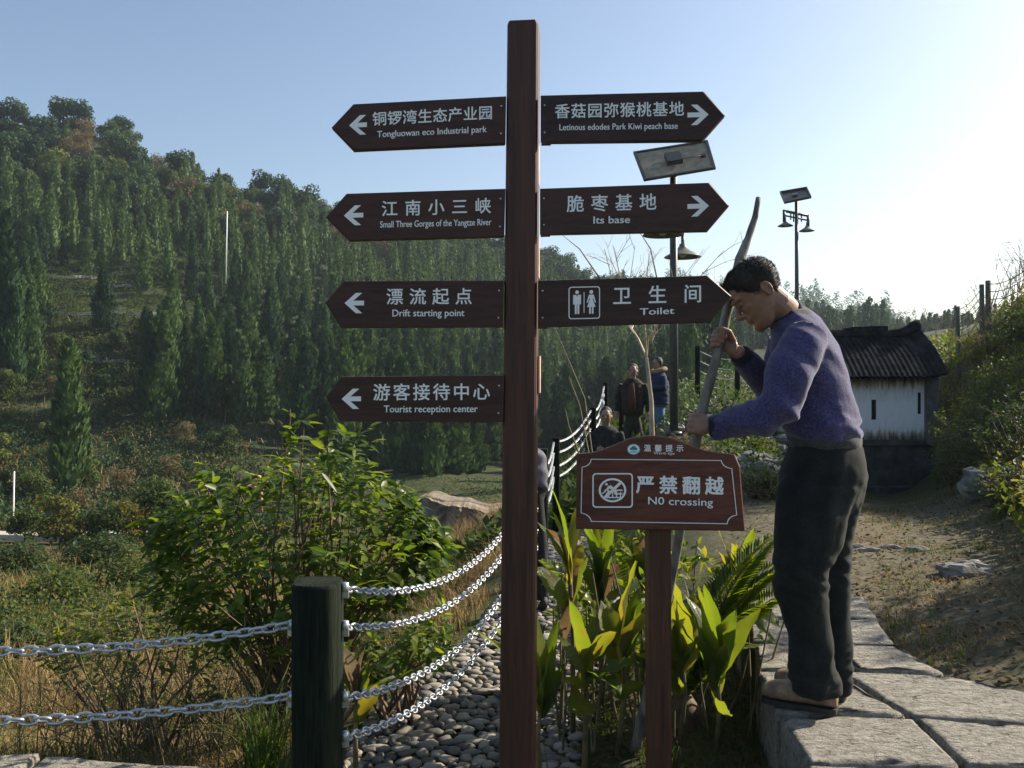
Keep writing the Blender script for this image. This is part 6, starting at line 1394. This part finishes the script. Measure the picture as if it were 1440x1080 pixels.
p = scatter(1500, (885, 1150), (9, 45), lambda px, d: (px > np.interp(d, [9, 13, 20], [990, 940, 885])) & (abs(px-1000)/1 > -1)); p = p[(p[:, 1] > 12.6) | (p[:, 0] > (1000-720)/1200*p[:, 1])]; clump(p, M_BANKD, 'terrace_scrub', 'green scrub on the terrace behind the man and the lamp pole', .08, .28, 14, .08)
p = scatter(900, (1160, 1345), (17, 60)); clump(p, M_BANK, 'terrace_scrub', 'pale scrub on the rise behind the hut roof', .15, .5, 16, .14)
p = scatter(4500, (-300, 480), (46, 95)); V, F = blades(p, rng.uniform(.4, 1.3, len(p)), .09, .7, .5); stuff('slope_grass', V, F, M_DRY, 'tall tan grass over the slope below the terraces', 'grass')
p = scatter(2600, (540, 730), (19, 24.5)); V, F = blades(p, rng.uniform(.3, 1.1, len(p)), .022, .35, .25); stuff('bank_reeds', V, F, M_DRY, 'tan reeds standing in front of the sunlit stone bank', 'reeds')
# yellowing roadside trees
yk = []
for sd in (3, 8, 12):
    V, F = crown_vf(sd, 3.0, 1.1, 2200, 14, .17, .12); tb = trunk_mb(3.0, 1.25, sd); yk.append((mesh_np(V, F), tb))
first = {}
for i, (px, s, d, lb) in enumerate(((34, .8, 43, 'roadside bush-tree at the left frame edge by the white pole'), (84, 1.05, 42, 'yellow-green roadside tree, first right of the white pole'), (124, .65, 43, 'small dark roadside tree between the first two yellow ones'), (150, .85, 42, 'brightest yellow roadside tree on the far road'), (186, .9, 43, 'orange-tipped roadside tree on the far road'), (226, 1.15, 41, 'tall olive roadside tree nearest the big shrub'), (-30, 1.1, 45, 'roadside tree just beyond the left frame edge'))):
    k = i % 3; p = on(px, d, -.1)
    if k not in first:
        t = thing('roadside_tree', lb, 'tree', (0, 0, 0), 'yellowing roadside trees'); link('crown', yk[k][0], M_YEL, t); yk[k][1].build('trunk', M_BARK, t); t.location = [float(x) for x in p]; t.scale = (s, s, s); first[k] = t
    else: dup(first[k], p, i*1.3, s, lb)
for i, (px, d, py) in enumerate(slope_pick(60, (-150, 420), (50, 92), lambda px, d, py: px < np.interp(d, [50, 60, 72, 84, 100], [420, 370, 300, 230, 180]), 3.2)):
    plant_tree(random.choice((2, 3, 2, 4, 0)), on(px, d, -.25), random.uniform(.28, .55), 'bushy young tree scattered on the open slope below the terraces', 'young trees on the open slope')
# far ridge
def far_y(px): return np.interp(px, [700, 850, 900, 960, 1050, 1130, 1200, 1260, 1340, 1440, 1700, 2400], [400, 404, 400, 398, 408, 424, 436, 450, 462, 474, 470, 430])
V = []; fpx = np.arange(640, 2600, 20); rows_ = ((300, 60), (340, 30), (390, 0), (430, 12), (520, 60))
for d, dy in rows_:
    for px in fpx: V.append(P(px, far_y(px)+dy+6*nz((px*.02, d, 0)), d))
nf = len(fpx); F = [(i*nf+k, i*nf+k+1, (i+1)*nf+k+1, (i+1)*nf+k) for i in range(len(rows_)-1) for k in range(nf-1)]
mb = MB(); mb.add(V, F, 0, True); mb.build('far_hills', EARTH, kind='structure')
parts = []
for i in range(1500):
    px = random.uniform(660, 1900); d = random.uniform(310, 395); dy = np.interp(d, [300, 340, 390], [60, 30, 0]); p = P(px, far_y(px)+dy+2, d)
    H = random.uniform(4, 9)*(1.5 if 1120 < px < 1250 and random.random() < .3 else 1); V, F = cyp_low[i % 5]; parts.append(((V[:360]*A(H*1.9, H*1.9, H))@rot(i).T+p, F[:180]))
V, F = merge(parts); stuff('far_forest', V, F, M_EVG, 'hazy blue-grey wood covering the far ridge behind the lamps', 'forest')
parts = []
for i in range(420):
    px = random.uniform(1000, 1250) if i < 250 else random.uniform(1230, 1420); d = random.uniform(120, 190); p = on(px, d, -.3); V, F = cyp_low[i % 5]; H = random.uniform(3., 7.2)*(1 if i < 250 else .55)*random.uniform(.7, 1.1); parts.append(((V*A(H*1.5, H*1.5, H))@rot(i).T+p, F))
V, F = merge(parts); stuff('middle_forest', V, F, M_EVG, 'dark wood behind the man and the hut', 'forest')

# ------------------------------------------------------------------ haze
mb = MB(); mb.box((0, 230, 40), 1500, 640, 130)
hz = mb.build('haze', [], kind='stuff'); m = bpy.data.materials.new('haze_air'); m.use_nodes = True; nt = m.node_tree; nt.nodes.remove(nt.nodes['Principled BSDF'])
vp = nt.nodes.new('ShaderNodeVolumePrincipled'); vp.inputs['Color'].default_value = (.72, .86, 1, 1); vp.inputs['Density'].default_value = .00032; vp.inputs['Anisotropy'].default_value = .35
nt.links.new(vp.outputs[0], nt.nodes['Material Output'].inputs['Volume']); hz.data.materials.append(m); hz['label'] = 'pale air haze over the valley'
